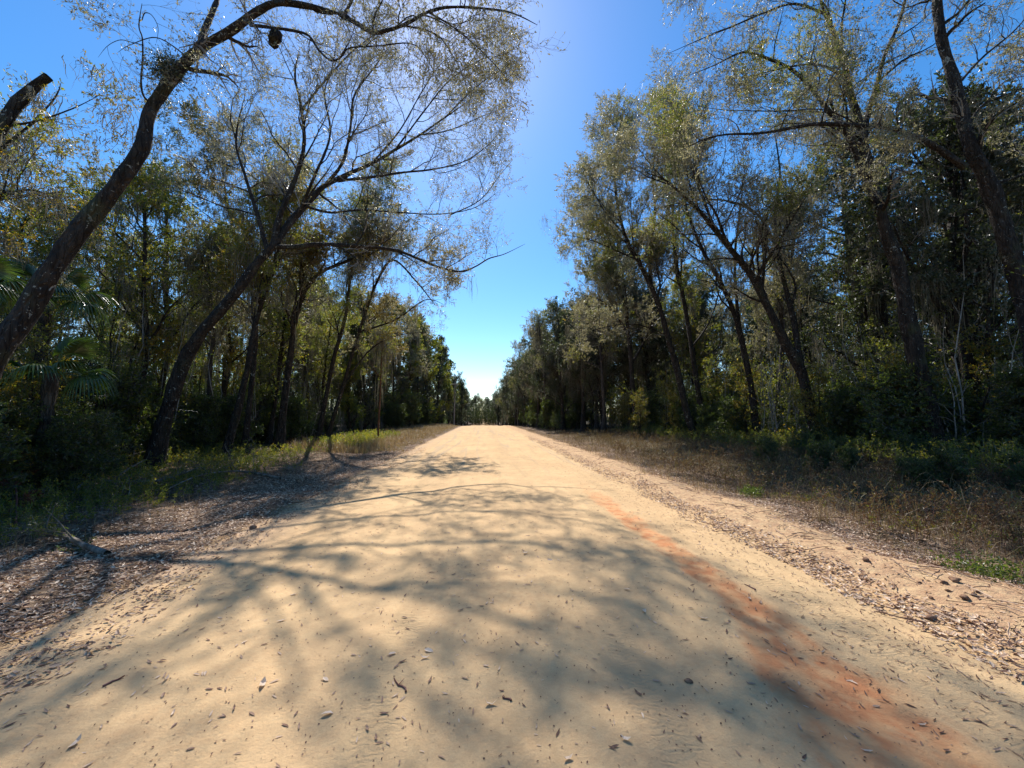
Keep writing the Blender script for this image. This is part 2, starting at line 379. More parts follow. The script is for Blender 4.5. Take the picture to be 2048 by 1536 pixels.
def moss_part(P, n, rng, L=(.3, 1.4), strands=16, mat=0, w=.02):
    N, K = P.shape[:2]
    c = rng.integers(0, N, n); k = rng.integers(1, K, n)
    base = P[c, k]; m = n*strands
    B = np.repeat(base, strands, 0)+rng.standard_normal((m, 3))*np.array([.12, .12, .05])
    Ls = np.repeat(rng.uniform(L[0], L[1], n), strands)*rng.uniform(.2, 1.1, m)
    KK = 6; w = w*.5; off = np.zeros((m, 2)); th = rng.uniform(0, np.pi, m); sd = np.stack([np.cos(th), np.sin(th), 0*th], -1)
    rows = []
    for j in range(KK):
        p = B.copy(); off = off + rng.standard_normal((m, 2))*.03
        p[:, :2] += off; p[:, 2] -= Ls*j/(KK-1)
        ww = w*[.5, 1., 1.05, .8, .55, .12][j]*rng.uniform(.6, 1.2, m)
        rows.append(np.stack([p-sd*ww[:, None], p+sd*ww[:, None]], 1))
    V = np.stack(rows, 1).reshape(-1, 3)
    b = (np.arange(m)*KK*2)[:, None]+(np.arange(KK-1)*2)[None]
    F = np.stack([b, b+1, b+3, b+2], -1).reshape(-1, 4)
    return (V, F, mat, np.repeat(rng.uniform(0, 1, m), KK*2))

# one tree from its main limbs; coordinates relative to base
def build_tree(name, base, limbs, rng, leafm='leaf_silver_glint', bark='bark', n1=8, L1=2.4, n2=7, L2=1.1, n3=6, L3=.45, nl=7,
               size=(.05, .08), moss=0, mossL=(.3, 1.2), up=.08, tr1=(.3, 1.), ang1=(30, 70), curv=.22, sides=14, KT=44, lump=.10,
               keep=None, droop=0., extra=None, w=.36, mossw=.016, leaf2=None, trunk_leaf=0, label=None, group=None, cat='tree', twr=.0034):
    base = np.asarray(base, float)
    root = empty(name, base)
    if label: tag(root, label, cat, group)
    tp, LP, LR = [], [], []
    for j, (P, R) in enumerate(limbs):
        Q, r = resample(np.asarray(P)-base, R, KT)
        if j == 0 and r[0] > .08:
            sl = np.concatenate([[0], np.cumsum(np.linalg.norm(np.diff(Q, axis=0), axis=1))]); r = r*(1+.75*np.exp(-sl/.45))
        tp.append(tubes(Q[None], r[None], sides if r[0] > .06 else 8, lump, rng))
        LP.append(resample(Q, r, 16)[0]); LR.append(resample(Q, r, 16)[1])
    LP = np.array(LP); LR = np.array(LR)
    main = spawn(LP[:1], LR[:1], n1, rng, (max(tr1[0], .45), 1.), ang1, L1, .3, 8, curv, up, .55, .09)
    B1, R1 = main
    if len(LP) > 1:
        b, r = spawn(LP[1:], LR[1:], n1, rng, (.18, 1.), ang1, L1, .35, 8, curv, up, .6, .07)
        B1 = np.concatenate([B1, b]); R1 = np.concatenate([R1, r])
    if keep is not None:
        k = keep(B1[:, -1]+base); B1, R1 = B1[k], R1[k]
    tp.append(tubes(B1, R1, 6))
    B2, R2 = spawn(B1, R1, n2, rng, (.15, 1.), (25, 65), L2, .4, 6, curv*1.1, up, .6, .02)
    B3, R3 = spawn(B2, R2, n3, rng, (.12, 1.), (22, 60), L3, .35, 4, curv*1.1, up*.6, .6, .006, rmin=twr)
    obj('trunk', mesh_from('trunk', tp, [M[bark]]), root)
    cp = [tubes(B2, R2, 4), tubes(B3, R3, 3)]
    msk = np.repeat(rng.random(len(B2)) < .6, n3) & np.repeat(np.repeat(rng.random(len(B1)) < .85, n2), n3)
    cp.append(leaves(B3[msk], int(nl*1.35), rng, size, w, 1, .012, droop=droop))
    cp.append(leaves(B3[~msk], max(1, nl//4), rng, size, w, 1, .012, droop=droop))
    mats = [M['twig'], M[leafm]]
    if leaf2:
        sel = rng.random(len(B3)) < .12
        q = B2[rng.integers(0, len(B2), 3)][:, -1]
        dd = np.min(np.linalg.norm(B3[:, None, -1]-q[None], axis=-1), 1) < 1.3
        cp.append(leaves(B3[dd | (sel & (rng.random(len(B3)) < .3))], nl, rng, size, w, 2, .02)); mats.append(M[leaf2])
    if trunk_leaf:
        cp.append(leaves(LP, trunk_leaf//len(LP), rng, (size[0], size[1]*1.2), w+.1, 1, .2, (.1, 1.)))
    obj('crown', mesh_from('crown', cp, mats, False), root)
    if moss:
        obj('spanish_moss', mesh_from('spanish_moss', [moss_part(np.concatenate([B1[:, 2:], B2[:, :6]]) if B1.shape[1]-2 == B2.shape[1] else B2, moss, rng, mossL, w=mossw)], [M['moss']], False), root)['kind'] = 'stuff'
    return root

TH = .56
def limb(pts, r0, r1, Yd=None):
    P = np.array([at(*p) for p in pts]); R = np.linspace(r0, r1, len(P))*TH; R[-1] *= .45; return P, R
def auto_limbs(P, R, n, rng, L, bias=(0, 0, 0), tr=(.45, .98), ang=(25, 60), up=.35):
    Q, r = resample(P, R, 16)
    b, rr = spawn(Q[None], r[None], n, rng, tr, ang, L, .45, 7, .14, up, .6, None, bias=bias, tip=.18)
    return [(b[i], rr[i]) for i in range(len(b))]
def grow_trunk(H, r, rng, lean=(0, 0), wig=.03, K=9):
    z = np.linspace(0, H, K); p = np.zeros((K, 3)); p[:, 2] = z
    p[:, 0] = lean[0]*(z/H)**1.2*H; p[:, 1] = lean[1]*(z/H)**1.2*H
    p[1:, :2] += np.cumsum(rng.standard_normal((K-1, 2))*wig*H/K*2, 0)
    R = r*np.linspace(1, .28, K)**.9; R[0] *= 1.35
    return p, R

exec_parts = []
# ------------------------------------------------------------------ crown silhouettes along the open strip above the road
_RmT = _Rm.T
def project(P):
    q = (np.asarray(P)-CAM) @ _Rm
    z = np.maximum(-q[..., 2], .05)
    return 1024+FPX*q[..., 0]/z, 768-FPX*q[..., 1]/z
LB = np.array([(-400, 1060), (0, 1060), (80, 1070), (130, 1060), (200, 1035), (300, 1035), (400, 1005), (480, 1020), (545, 945), (600, 895), (690, 880), (760, 915), (900, 950)])
RB = np.array([(-400, 1290), (0, 1310), (150, 1310), (185, 1270), (230, 1170), (280, 1145), (400, 1090), (480, 1085), (560, 1120), (610, 1070), (720, 1020), (800, 990), (900, 985)])
def keepL(P):
    x, y = project(P); return x < np.interp(y, LB[:, 0], LB[:, 1])
def keepR(P):
    x, y = project(P); return x > np.interp(y, RB[:, 0], RB[:, 1])

R_ = np.random.default_rng
# ------------------------------------------------------------------ left big leaning trees
rng = R_(11)
TH = .44
A = [limb([(-215, 1085, 4.7), (-150, 940, 4.8), (-70, 810, 4.95), (0, 700, 5.1), (60, 610, 5.25), (130, 500, 5.4), (190, 425, 5.5), (252, 345, 5.6), (286, 290, 5.7), (300, 225, 5.8), (342, 160, 5.85), (376, 118, 5.9), (415, 88, 5.9), (461, 62, 5.85), (513, 25, 5.8), (552, 6, 5.7), (615, 12, 5.6), (680, 28, 5.5)], .30, .075),
     limb([(403, 92, 5.9), (408, 62, 6.1), (427, 20, 6.3), (440, -20, 6.5), (450, -90, 6.8), (470, -190, 7.0)], .12, .04),
     limb([(680, 28, 5.5), (710, 45, 5.4), (737, 61, 5.3), (757, 65, 5.2), (805, 51, 5.1), (856, 24, 5.0), (907, 14, 4.9), (976, 18, 4.8), (1027, 27, 4.8), (1075, 50, 4.8)], .08, .014),
     limb([(690, 28, 5.5), (700, 8, 5.5), (716, -25, 5.5), (760, -80, 5.6), (850, -130, 5.6), (950, -150, 5.6)], .06, .02),
     limb([(500, 50, 5.8), (547, 56, 5.75), (590, 62, 5.7), (618, 72, 5.65), (639, 102, 5.6), (663, 121, 5.6), (684, 112, 5.55), (699, 96, 5.5), (754, 92, 5.4), (819, 87, 5.3), (850, 112, 5.2), (880, 170, 5.2)], .05, .01),
     limb([(805, 51, 5.1), (850, 60, 5.2), (880, 75, 5.3), (905, 110, 5.3), (925, 150, 5.3), (945, 210, 5.2)], .03, .008),
     limb([(856, 24, 5.0), (900, 50, 5.1), (950, 90, 5.1), (990, 130, 5.1), (1015, 160, 5.1)], .028, .008),
     limb([(300, 205, 5.75), (287, 191, 5.7), (282, 164, 5.6), (285, 126, 5.55), (285, 79, 5.5), (278, 51, 5.45), (284, 7, 5.4)], .035, .014),
     limb([(284, 40, 5.5), (290, 26, 5.5), (304, 31, 5.5), (316, 55, 5.55), (313, 85, 5.6)], .016, .007),
     limb([(285, 90, 5.5), (265, 85, 5.5), (240, 80, 5.4), (215, 92, 5.3), (196, 115, 5.2)], .014, .005),
     limb([(376, 118, 5.9), (350, 95, 5.8), (310, 75, 5.6), (260, 90, 5.5), (235, 105, 5.4)], .025, .006)]
tA = build_tree('leaning_oak', at(-215, 1085, 4.7), A, rng, 'leaf_silver_glint', n1=10, L1=1.0, n2=9, L2=.6, n3=6, L3=.27, nl=4, size=(.035, .06), tr1=(.55, 1.), up=-.03, curv=.24, sides=20, KT=80,
           keep=lambda P: keepL(P) & (project(P)[1] < 230) & (project(P)[0] > 170) & ((project(P)[0] > 420) | (R_(5).random(len(P)) < .3)), w=.34, moss=8, mossL=(.12, .35), twr=.0016,
           label='lichen-speckled oak leaning in from the left edge, arching over the road at the top')
# fern-like moss clump and a ragged lump of bark on the arching limb
c0 = at(335, 140, 5.85)-np.array(tA.location); m = 260
cl = np.stack([c0+rng.standard_normal((m, 3))*.08]*1, 0)[0]; cl = np.stack([cl, cl+rng.standard_normal((m, 3))*.09+np.array([0, 0, .02])], 1)
obj('moss_clump', mesh_from('moss_clump', [tubes(cl, np.full((m, 2), .002), 3), leaves(cl, 9, rng, (.03, .06), .3, 0, .03)], [M['leaf_dark']], False), tA)
q = at(549, 74, 5.72)-np.array(tA.location); P = np.array([q+[0, 0, .1], q+[.0, 0, .04], q+[.005, 0, -.03], q+[.01, 0, -.085], q+[.01, 0, -.095]])
obj('hanging_bark', mesh_from('hanging_bark', [tubes(P[None], np.array([[.04, .085, .1, .09, .02]]), 12, .5, rng)], [M['bark']]), tA)

rng = R_(12); TH = .5
B = [limb([(296, 962, 11.6), (308, 922, 11.6), (328, 843, 11.6), (349, 775, 11.6), (372, 717, 11.6), (400, 669, 11.6), (441, 621, 11.6), (478, 576, 11.6), (513, 529, 11.5), (547, 491, 11.5), (578, 448, 11.3), (612, 408, 11), (649, 372, 10.8), (697, 348, 10.5), (744, 327, 10.2), (790, 300, 10), (839, 270, 9.8), (890, 235, 9.6), (940, 200, 9.5)], .40, .035),
     limb([(547, 491, 11.5), (560, 430, 12), (590, 360, 12.3), (608, 290, 12.5), (603, 220, 12.6), (590, 150, 12.5), (600, 95, 12.4)], .16, .03),
     limb([(547, 493, 11.5), (590, 494, 11.4), (632, 489, 11.2), (697, 491, 10.8), (787, 500, 10.2), (838, 518, 9.9), (882, 536, 9.7), (923, 543, 9.5), (951, 533, 9.4), (978, 517, 9.3), (1009, 508, 9.2), (1050, 488, 9.1)], .14, .018),
     limb([(649, 372, 10.8), (685, 325, 11), (700, 260, 11.2), (709, 191, 11.4), (747, 137, 11.5), (785, 85, 11.6)], .10, .02),
     limb([(675, 362, 10.6), (760, 352, 10.3), (805, 345, 10), (870, 338, 9.8), (930, 322, 9.6), (976, 290, 9.5), (1010, 250, 9.4)], .09, .015),
     limb([(610, 412, 11.2), (660, 425, 10.9), (720, 420, 10.6), (800, 425, 10.2), (880, 428, 9.9), (950, 415, 9.7), (1000, 380, 9.6)], .08, .013),
     limb([(535, 503, 11.5), (515, 430, 12.1), (490, 350, 12.5), (472, 280, 12.7), (490, 190, 12.8)], .12, .03),
     limb([(744, 327, 10.2), (800, 260, 10.2), (840, 190, 10.4), (880, 130, 10.5), (930, 90, 10.5)], .06, .012),
     limb([(600, 420, 11.2), (630, 350, 11.8), (660, 270, 12.2), (650, 180, 12.6), (680, 110, 12.8)], .09, .02),
     limb([(590, 432, 11.2), (560, 400, 10.6), (500, 350, 10.2), (430, 320, 10.), (390, 300, 9.8)], .07, .02)]
B.append(limb([(790, 300, 10), (850, 220, 10), (900, 160, 10), (960, 120, 9.8), (1010, 110, 9.7)], .06, .02))
B.append(limb([(603, 220, 12.6), (660, 150, 12), (720, 90, 11.5), (800, 40, 11)], .06, .02))
B.append(limb([(890, 235, 9.6), (940, 185, 9.6), (985, 150, 9.5), (1030, 130, 9.5)], .05, .015))
B.append(limb([(900, 430, 9.9), (960, 400, 9.7), (1000, 350, 9.6), (1025, 320, 9.5)], .04, .015))
B.append(limb([(839, 270, 9.8), (900, 260, 9.6), (970, 230, 9.4), (1025, 210, 9.3)], .05, .015))
def _far(P):
    Q = []
    for p in P:
        q = (p-CAM); Y = q[1]; Y2 = 11.6+(11.6-Y)*1.7 if Y < 11.6 else 11.6+(Y-11.6)*.5; Q.append(CAM+q*(Y2/Y))
    return np.array(Q)
B = [(_far(P), R*(1.0 if i == 0 else 1.15)) for i, (P, R) in enumerate(B)]
build_tree('leaning_oak', at(296, 962, 11.6), B, rng, 'leaf_silver_glint', n1=12, L1=2.5, n2=9, L2=1.25, n3=9, L3=.5, nl=5, size=(.05, .085), tr1=(.45, 1.), up=.14, sides=18, KT=70, curv=.2,
           keep=lambda P: keepL(P), moss=20, mossL=(.2, .7), leaf2='leaf_yellow', twr=.0024,
           label='crooked leaning oak on the left verge with a long low bough over the road')
# leafy lower part of its crown
rng = R_(13)
def hero(name, pts, r0, r1, more, rng, label, na=6, La=4.0, bias=(0, 0, 0), keep=None, tra=(.4, .98), Yend=None, **kw):
    limbs = [limb(pts, r0, r1)] + more
    limbs += auto_limbs(limbs[0][0], limbs[0][1], na, rng, La, bias, tra)
    if keep is not None:
        limbs = [limbs[0]]+more+[l for l in limbs[1+len(more):] if keep(l[0][-1][None])[0]]
    return build_tree(name, at(*pts[0]), limbs, rng, keep=keep, label=label, **kw)
kw = dict(n1=8, L1=2.0, n2=7, L2=1.0, n3=7, L3=.42, nl=7, size=(.05, .085), up=.12)
# ------------------------------------------------------------------ right hero trees
rng = R_(21); TH = .56
hero('moss_hung_oak', [(2110, 985, 7.6), (2090, 820, 7.7), (2066, 660, 7.8), (2045, 578, 8), (2018, 500, 8), (1998, 430, 8), (1971, 352, 8), (1941, 293, 8), (1926, 234, 8.1), (1906, 156, 8.2), (1883, 78, 8.3), (1874, 0, 8.4), (1864, -90, 8.6), (1850, -180, 8.8)], .37, .12,
     [limb([(1930, 335, 8), (1875, 297, 8.0), (1816, 268, 8), (1770, 254, 8), (1719, 251, 8), (1641, 248, 7.9), (1594, 254, 7.9), (1523, 266, 7.9), (1445, 270, 7.8), (1398, 283, 7.8), (1355, 305, 7.8)], .13, .012),
      limb([(1984, 367, 8), (2015, 360, 8), (2048, 348, 7.9), (2110, 320, 7.8), (2200, 290, 7.8)], .08, .03),
      limb([(1943, 240, 8.1), (1973, 205, 8.1), (2047, 178, 8), (2130, 150, 8)], .06, .02),
      limb([(1922, 162, 8.2), (1965, 115, 8.5), (2030, 60, 8.8), (2080, 0, 9)], .06, .02),
      limb([(1720, 252, 8), (1650, 220, 8.2), (1560, 222, 8.4), (1480, 222, 8.5)], .03, .01),
      limb([(1816, 268, 8), (1780, 290, 8.1), (1745, 310, 8.2)], .03, .008)], rng,
     'rightmost oak, thick dark trunk with one long bare limb reaching left', na=6, La=3.2, bias=(-.2, 0, 0), keep=keepR, tra=(.72, .98),
     leafm='leaf_silver_glint', sides=20, KT=70, moss=34, mossL=(.3, 1.0), leaf2='leaf_olive', tr1=(.45, 1.), twr=.0026,
     **{**kw, 'n1': 8, 'L1': 1.4, 'L2': .8, 'L3': .34, 'size': (.04, .07)})
rng = R_(22)
hero('moss_hung_oak', [(1885, 970, 10), (1872, 900, 10), (1851, 793, 10), (1836, 734, 10), (1820, 656, 10), (1805, 578, 10), (1793, 520, 10), (1773, 469, 10), (1752, 391, 10), (1737, 332, 10), (1724, 266, 10), (1709, 215, 10), (1695, 164, 10.1), (1685, 110, 10.2), (1664, 58, 10.3), (1644, 10, 10.4), (1630, -70, 10.5)], .42, .05,
     [limb([(1727, 352, 10), (1711, 305, 9.9), (1689, 262, 9.8), (1660, 225, 9.6), (1625, 180, 9.5), (1582, 138, 9.4), (1523, 113, 9.2), (1484, 105, 9.1), (1430, 130, 9), (1380, 150, 9)], .14, .015),
      limb([(1726, 300, 10), (1735, 234, 10.2), (1754, 168, 10.4), (1770, 109, 10.5), (1797, 47, 10.6), (1815, -20, 10.8), (1830, -100, 11)], .14, .05),
      limb([(1690, 156, 10.1), (1650, 133, 9.8), (1613, 129, 9.6), (1562, 137, 9.4), (1510, 150, 9.3), (1460, 160, 9.2)], .07, .01),
      limb([(1655, 30, 10.3), (1590, 8, 9.8), (1530, 25, 9.5), (1469, 51, 9.3), (1398, 80, 9.1), (1330, 110, 9)], .07, .01),
      limb([(1640, -20, 10.4), (1560, -60, 10), (1480, -60, 9.6), (1400, -40, 9.3), (1340, 10, 9.2)], .07, .01),
      limb([(1711, 300, 9.9), (1680, 280, 9.6), (1640, 250, 9.4), (1590, 235, 9.2), (1520, 215, 9)], .05, .01),
      limb([(1660, 225, 9.6), (1600, 222, 9.5), (1520, 222, 9.4), (1450, 220, 9.3), (1390, 212, 9.2)], .04, .01)], rng,
     'tall forked oak second from the right edge, its trunk spotted with lichen', na=6, La=4, bias=(-.3, -.1, .1), keep=keepR, tra=(.5, .98),
     leafm='leaf_silver_glint', sides=20, KT=70, moss=60, mossL=(.3, 1.1), leaf2='leaf_olive', tr1=(.3, 1.), twr=.0028,
     **{**kw, 'n1': 9, 'L1': 1.8, 'n2': 8, 'L2': .9, 'size': (.045, .075)})
rng = R_(23)
hero('moss_hung_oak', [(1648, 915, 13.5), (1632, 863, 13.5), (1617, 805, 13.5), (1602, 742, 13.5), (1570, 684, 13.5), (1547, 637, 13.5), (1523, 590, 13.5), (1500, 547, 13.4), (1461, 498, 13.3), (1430, 460, 13.2), (1406, 430, 13.1), (1370, 395, 13), (1330, 360, 12.9), (1290, 345, 12.8)], .38, .04,
     [limb([(1523, 590, 13.5), (1530, 500, 13.6), (1531, 449, 13.7), (1492, 414, 13.7), (1440, 400, 13.6), (1380, 402, 13.5), (1300, 420, 13.3)], .12, .02),
      limb([(1602, 742, 13.5), (1590, 656, 13.8), (1572, 578, 14), (1559, 520, 14.2), (1550, 440, 14.4), (1560, 350, 14.6), (1550, 270, 14.7)], .2, .05),
      limb([(1430, 460, 13.2), (1400, 380, 13), (1370, 300, 13), (1350, 240, 13), (1340, 200, 13)], .1, .02)], rng,
     'leaning forked oak mid right bank, its trunk bending towards the road', na=7, La=4.5, bias=(-.3, -.1, .25), keep=keepR, leafm='leaf_silver_glint', leaf2='leaf_olive', moss=50, sides=16, **{**kw, 'L1': 2.3, 'n1': 11, 'nl': 8})
rng = R_(24)
hero('roadside_oak', [(1527, 905, 17), (1514, 863, 17), (1502, 773, 17), (1485, 688, 17), (1465, 617, 17), (1438, 559, 17), (1410, 510, 17), (1380, 440, 17), (1360, 370, 17), (1340, 290, 17)], .30, .05,
     [limb([(1484, 688, 17), (1473, 600, 17.2), (1470, 510, 17.4), (1480, 420, 17.5), (1490, 330, 17.5)], .16, .04)], rng,
     'dark straight oak with a high fork, just right of the leaning pair of trunks', na=8, La=4.5, bias=(-.2, 0, .2), keep=keepR, leafm='leaf_olive', leaf2='leaf_olive', moss=25, **{**kw, 'size': (.06, .095)})
rng = R_(25)
hero('roadside_oak', [(1400, 892, 20), (1388, 868, 20), (1371, 812, 20), (1355, 742, 20), (1336, 676, 20), (1320, 617, 20), (1301, 570, 20), (1275, 520, 20), (1250, 470, 20), (1235, 410, 20), (1230, 340, 20), (1240, 260, 20), (1250, 215, 20)], .36, .05,
     [limb([(1301, 570, 20), (1300, 500, 20.2), (1310, 420, 20.4), (1305, 340, 20.5), (1320, 260, 20.5)], .17, .04),
      limb([(1250, 470, 20), (1215, 430, 19.6), (1190, 390, 19.3), (1170, 350, 19.2)], .09, .02),
      limb([(1335, 672, 20), (1280, 650, 19.6), (1220, 652, 19.2), (1160, 670, 18.9)], .07, .015),
      limb([(1275, 520, 20), (1230, 500, 19.6), (1180, 480, 19.2), (1130, 470, 19)], .08, .015)], rng,
     'tall oak leaning left over the right verge, left one of two close dark trunks', na=12, La=4.6, bias=(-.4, 0, .2), keep=keepR, leafm='leaf_silver_glint', leaf2='leaf_olive', moss=30,
     **{**kw, 'n1': 12, 'size': (.06, .1), 'nl': 10, 'L1': 2.3, 'n2': 8})
rng = R_(26)
hero('roadside_oak', [(1420, 890, 21), (1410, 865, 21), (1398, 793, 21), (1383, 695, 21), (1367, 598, 21), (1352, 520, 21), (1345, 440, 21), (1350, 360, 21), (1345, 270, 21), (1360, 220, 21)], .30, .05,
     [limb([(1383, 695, 21), (1420, 640, 21.3), (1440, 560, 21.6), (1430, 470, 21.8)], .1, .03)], rng,
     'upright oak on the right verge, right one of two close dark trunks', na=10, La=4.6, bias=(-.15, 0, .3), keep=keepR, leafm='leaf_silver_glint', leaf2='leaf_olive', moss=40, **{**kw, 'size': (.065, .1), 'n1': 11, 'nl': 10, 'L1': 2.3})
rng = R_(27)
hero('roadside_oak', [(1278, 880, 26), (1275, 867, 26), (1266, 773, 26), (1258, 676, 26), (1246, 600, 26), (1225, 540, 26), (1210, 480, 26), (1190, 420, 26)], .36, .06,
     [limb([(1262, 730, 26), (1290, 680, 26.2), (1315, 620, 26.5), (1330, 560, 26.6)], .18, .04),
      limb([(1258, 676, 26), (1235, 630, 25.5), (1200, 600, 25), (1160, 590, 24.5)], .14, .03)], rng,
     'thick dark forked oak beyond the two close trunks on the right verge', na=11, La=4.8, bias=(-.4, 0, .2), keep=keepR, leafm='leaf_silver_glint', leaf2='leaf_olive', moss=90, mossL=(.5, 2), **{**kw, 'n1': 11, 'size': (.07, .11), 'nl': 10, 'L1': 2.4})
# ------------------------------------------------------------------ left verge trees behind the leaning oaks
spec = [(31, [(450, 925, 14.5), (456, 892, 14.5), (478, 810, 14.5), (495, 734, 14.5), (513, 641, 14.5), (540, 560, 14.6), (560, 480, 14.8), (560, 400, 15)], .26, 'leaf_olive', 'slanting dark tree just right of the crooked leaning oak on the left bank', []),
        (32, [(487, 905, 16), (489, 891, 16), (506, 740, 16), (512, 650, 16), (500, 560, 16.2), (470, 470, 16.4), (450, 380, 16.5), (440, 300, 16.5)], .2, 'leaf_dark', 'slim red-barked tree standing upright beside the slanting one on the left bank', []),
        (33, [(556, 900, 18), (560, 877, 18), (577, 740, 18), (595, 621, 18), (632, 552, 18), (700, 520, 17.6), (760, 490, 17.2)], .33, 'leaf_dark', 'thick dark trunk bending right, left of the pair of thin leaning stems', []),
        (34, [(636, 890, 21), (640, 860, 21), (666, 723, 21), (690, 637, 21), (704, 541, 21), (730, 470, 21), (760, 400, 21)], .24, 'leaf_olive', 'thin leaning stem on the left bank, left of a matching one', []),
        (35, [(655, 885, 22), (660, 858, 22), (686, 773, 22), (718, 664, 22), (752, 568, 22), (785, 520, 21.6), (830, 560, 21.2), (870, 610, 21)], .22, 'leaf_silver_glint', 'thin stem leaning right over the verge, crown drooping towards the road', [limb([(718, 664, 22), (790, 640, 21.6), (850, 600, 21.3), (890, 610, 21)], .1, .02), limb([(686, 773, 22), (740, 700, 22), (800, 670, 22), (860, 665, 22)], .1, .02)])]
for sd, pts, r0, lm, lab, more in spec:
    rng = R_(sd)
    hero('bank_tree', pts, r0, .05, more, rng, lab, na=9, La=4.0, bias=(.1, -.1, .15), keep=keepL, leafm=lm, moss=60, mossL=(.4, 1.8), leaf2='leaf_yellow', **{**kw, 'size': (.06, .1), 'nl': 8, 'L1': 1.8})
# broken snag at the left edge
rng = R_(36)
P, R = limb([(-260, 1010, 7), (-200, 800, 7.2), (-130, 560, 7.4), (-60, 360, 7.6), (10, 245, 7.8), (40, 200, 7.9), (78, 166, 8.0), (97, 153, 8.0)], .26, .12)
lim = [(P, R), limb([(-60, 360, 7.6), (0, 300, 7.8), (60, 250, 8), (110, 195, 8.1), (122, 165, 8.1)], .06, .012), limb([(-100, 450, 7.5), (-20, 400, 7.5), (60, 380, 7.6), (120, 400, 7.7)], .08, .015),
       limb([(0, 255, 7.8), (80, 240, 7.9), (150, 215, 8), (200, 190, 8)], .04, .008)]
P, R = lim[0]; R = np.array([.24, .23, .21, .18, .15, .135, .12, .11])*.66; lim[0] = (P, R)
build_tree('broken_snag', P[0], lim, rng, 'leaf_olive', n1=7, L1=1.3, n2=6, L2=.8, n3=5, L3=.35, nl=7, size=(.045, .075), sides=14, moss=50, mossL=(.2, .8), tr1=(.3, .92), leaf2='leaf_yellow',
           keep=lambda P: project(P)[1] > 190, label='broken-off mossy trunk ending in a jagged stump high at the upper left edge')

# ------------------------------------------------------------------ forest kinds, built once and copied
def forest_tree(name, seed, H, r, nl_, La, leafm, size, n1, L1, n2, L2, n3, nl, tr=(.4, .98), ang=(30, 65), up=.3, moss=0, lean=(0, 0), leaf2=None, bark='bark', mossL=(.5, 1.8), wig=.03, L3=.45, n_stem=1, twr=.004):
    rng = R_(seed); limbs = []
    for k in range(n_stem):
        P, R = grow_trunk(H*(1 if k == 0 else rng.uniform(.65, .95)), r*(1 if k == 0 else .8), rng, lean if k == 0 else tuple(rng.uniform(-.3, .3, 2)), wig)
        P[:, 2] -= .1
        limbs.append((P, R))
    st = list(limbs)
    for P, R in st:
        limbs += auto_limbs(P, R, nl_, rng, La, (0, 0, 0), tr, ang, up)
    return build_tree(name, (0, 0, 0), limbs, rng, leafm, bark, n1=n1, L1=L1, n2=n2, L2=L2, n3=n3, L3=L3, nl=nl, size=size, moss=moss, mossL=mossL, up=.1, sides=10, KT=24, leaf2=leaf2, mossw=.022, w=.45, twr=twr)
PROTO = {
 'silver': [forest_tree('hardwood_tree', 101, 15, .19, 11, 4.6, 'leaf_silver_glint', (.075, .12), 7, 2.2, 7, 1.1, 5, 9, leaf2='leaf_olive', moss=90, bark='bark_grey'),
            forest_tree('hardwood_tree', 102, 13, .16, 11, 4.4, 'leaf_silver_glint', (.075, .12), 7, 2.2, 7, 1.1, 5, 9, lean=(.15, -.1), moss=110, leaf2='leaf_olive', bark='bark_grey')],
 'olive': [forest_tree('hardwood_tree', 103, 12.5, .16, 12, 4.2, 'leaf_olive', (.08, .13), 7, 2.1, 6, 1.1, 5, 10, tr=(.25, .98), leaf2='leaf_yellow', moss=90),
           forest_tree('hardwood_tree', 104, 11, .14, 11, 3.8, 'leaf_olive', (.08, .13), 7, 2.0, 6, 1.0, 5, 10, tr=(.25, .98), lean=(-.12, 0), moss=40)],
 'dark': [forest_tree('evergreen_oak', 105, 12, .24, 15, 4.6, 'leaf_dark', (.10, .17), 7, 2.3, 6, 1.2, 5, 13, tr=(.1, .98), moss=90, mossL=(.6, 2.4)),
          forest_tree('evergreen_oak', 106, 13.5, .22, 15, 4.2, 'leaf_dark', (.10, .17), 7, 2.2, 6, 1.2, 5, 13, tr=(.12, .98), moss=90, mossL=(.6, 2.4))],
 'column': [forest_tree('vine_clad_tree', 107, 16, .17, 30, 2.3, 'leaf_dark', (.12, .2), 5, 1.3, 5, .8, 5, 10, tr=(.04, .98), ang=(30, 80), moss=60, leaf2='leaf_olive'),
            forest_tree('vine_clad_tree', 108, 14, .17, 28, 2.4, 'leaf_olive', (.12, .2), 5, 1.3, 5, .8, 5, 10, tr=(.05, .98), ang=(30, 80), moss=80, leaf2='leaf_dark')],
 'sapling': [forest_tree('sapling', 109, 4.8, .035, 7, 1.4, 'leaf_green', (.05, .085), 3, .7, 4, .4, 3, 5, tr=(.15, .98), L3=.25, n_stem=2, wig=.08, twr=.002),
             forest_tree('sapling', 110, 3.8, .03, 7, 1.2, 'leaf_green', (.05, .085), 3, .6, 4, .4, 3, 5, tr=(.15, .98), L3=.25, n_stem=2, wig=.08, leaf2='leaf_yellow', twr=.002),
             forest_tree('sapling', 111, 5.6, .04, 8, 1.5, 'leaf_olive', (.05, .09), 3, .7, 4, .45, 3, 5, tr=(.2, .98), L3=.25, n_stem=2, wig=.08, twr=.002)],
 'shrub': [forest_tree('shrub', 112, 1.7, .02, 6, .8, 'leaf_green', (.04, .07), 3, .45, 4, .28, 3, 5, tr=(.1, .98), L3=.15, n_stem=4, wig=.12, twr=.0015),
           forest_tree('shrub', 113, 1.3, .018, 6, .7, 'leaf_dark', (.045, .075), 3, .4, 4, .26, 3, 6, tr=(.05, .98), L3=.15, n_stem=5, wig=.12, leaf2='leaf_green', twr=.0015)],
}
_used = set()
PLACED = []; FAR = 'small tree closing the view at the far end of the road'
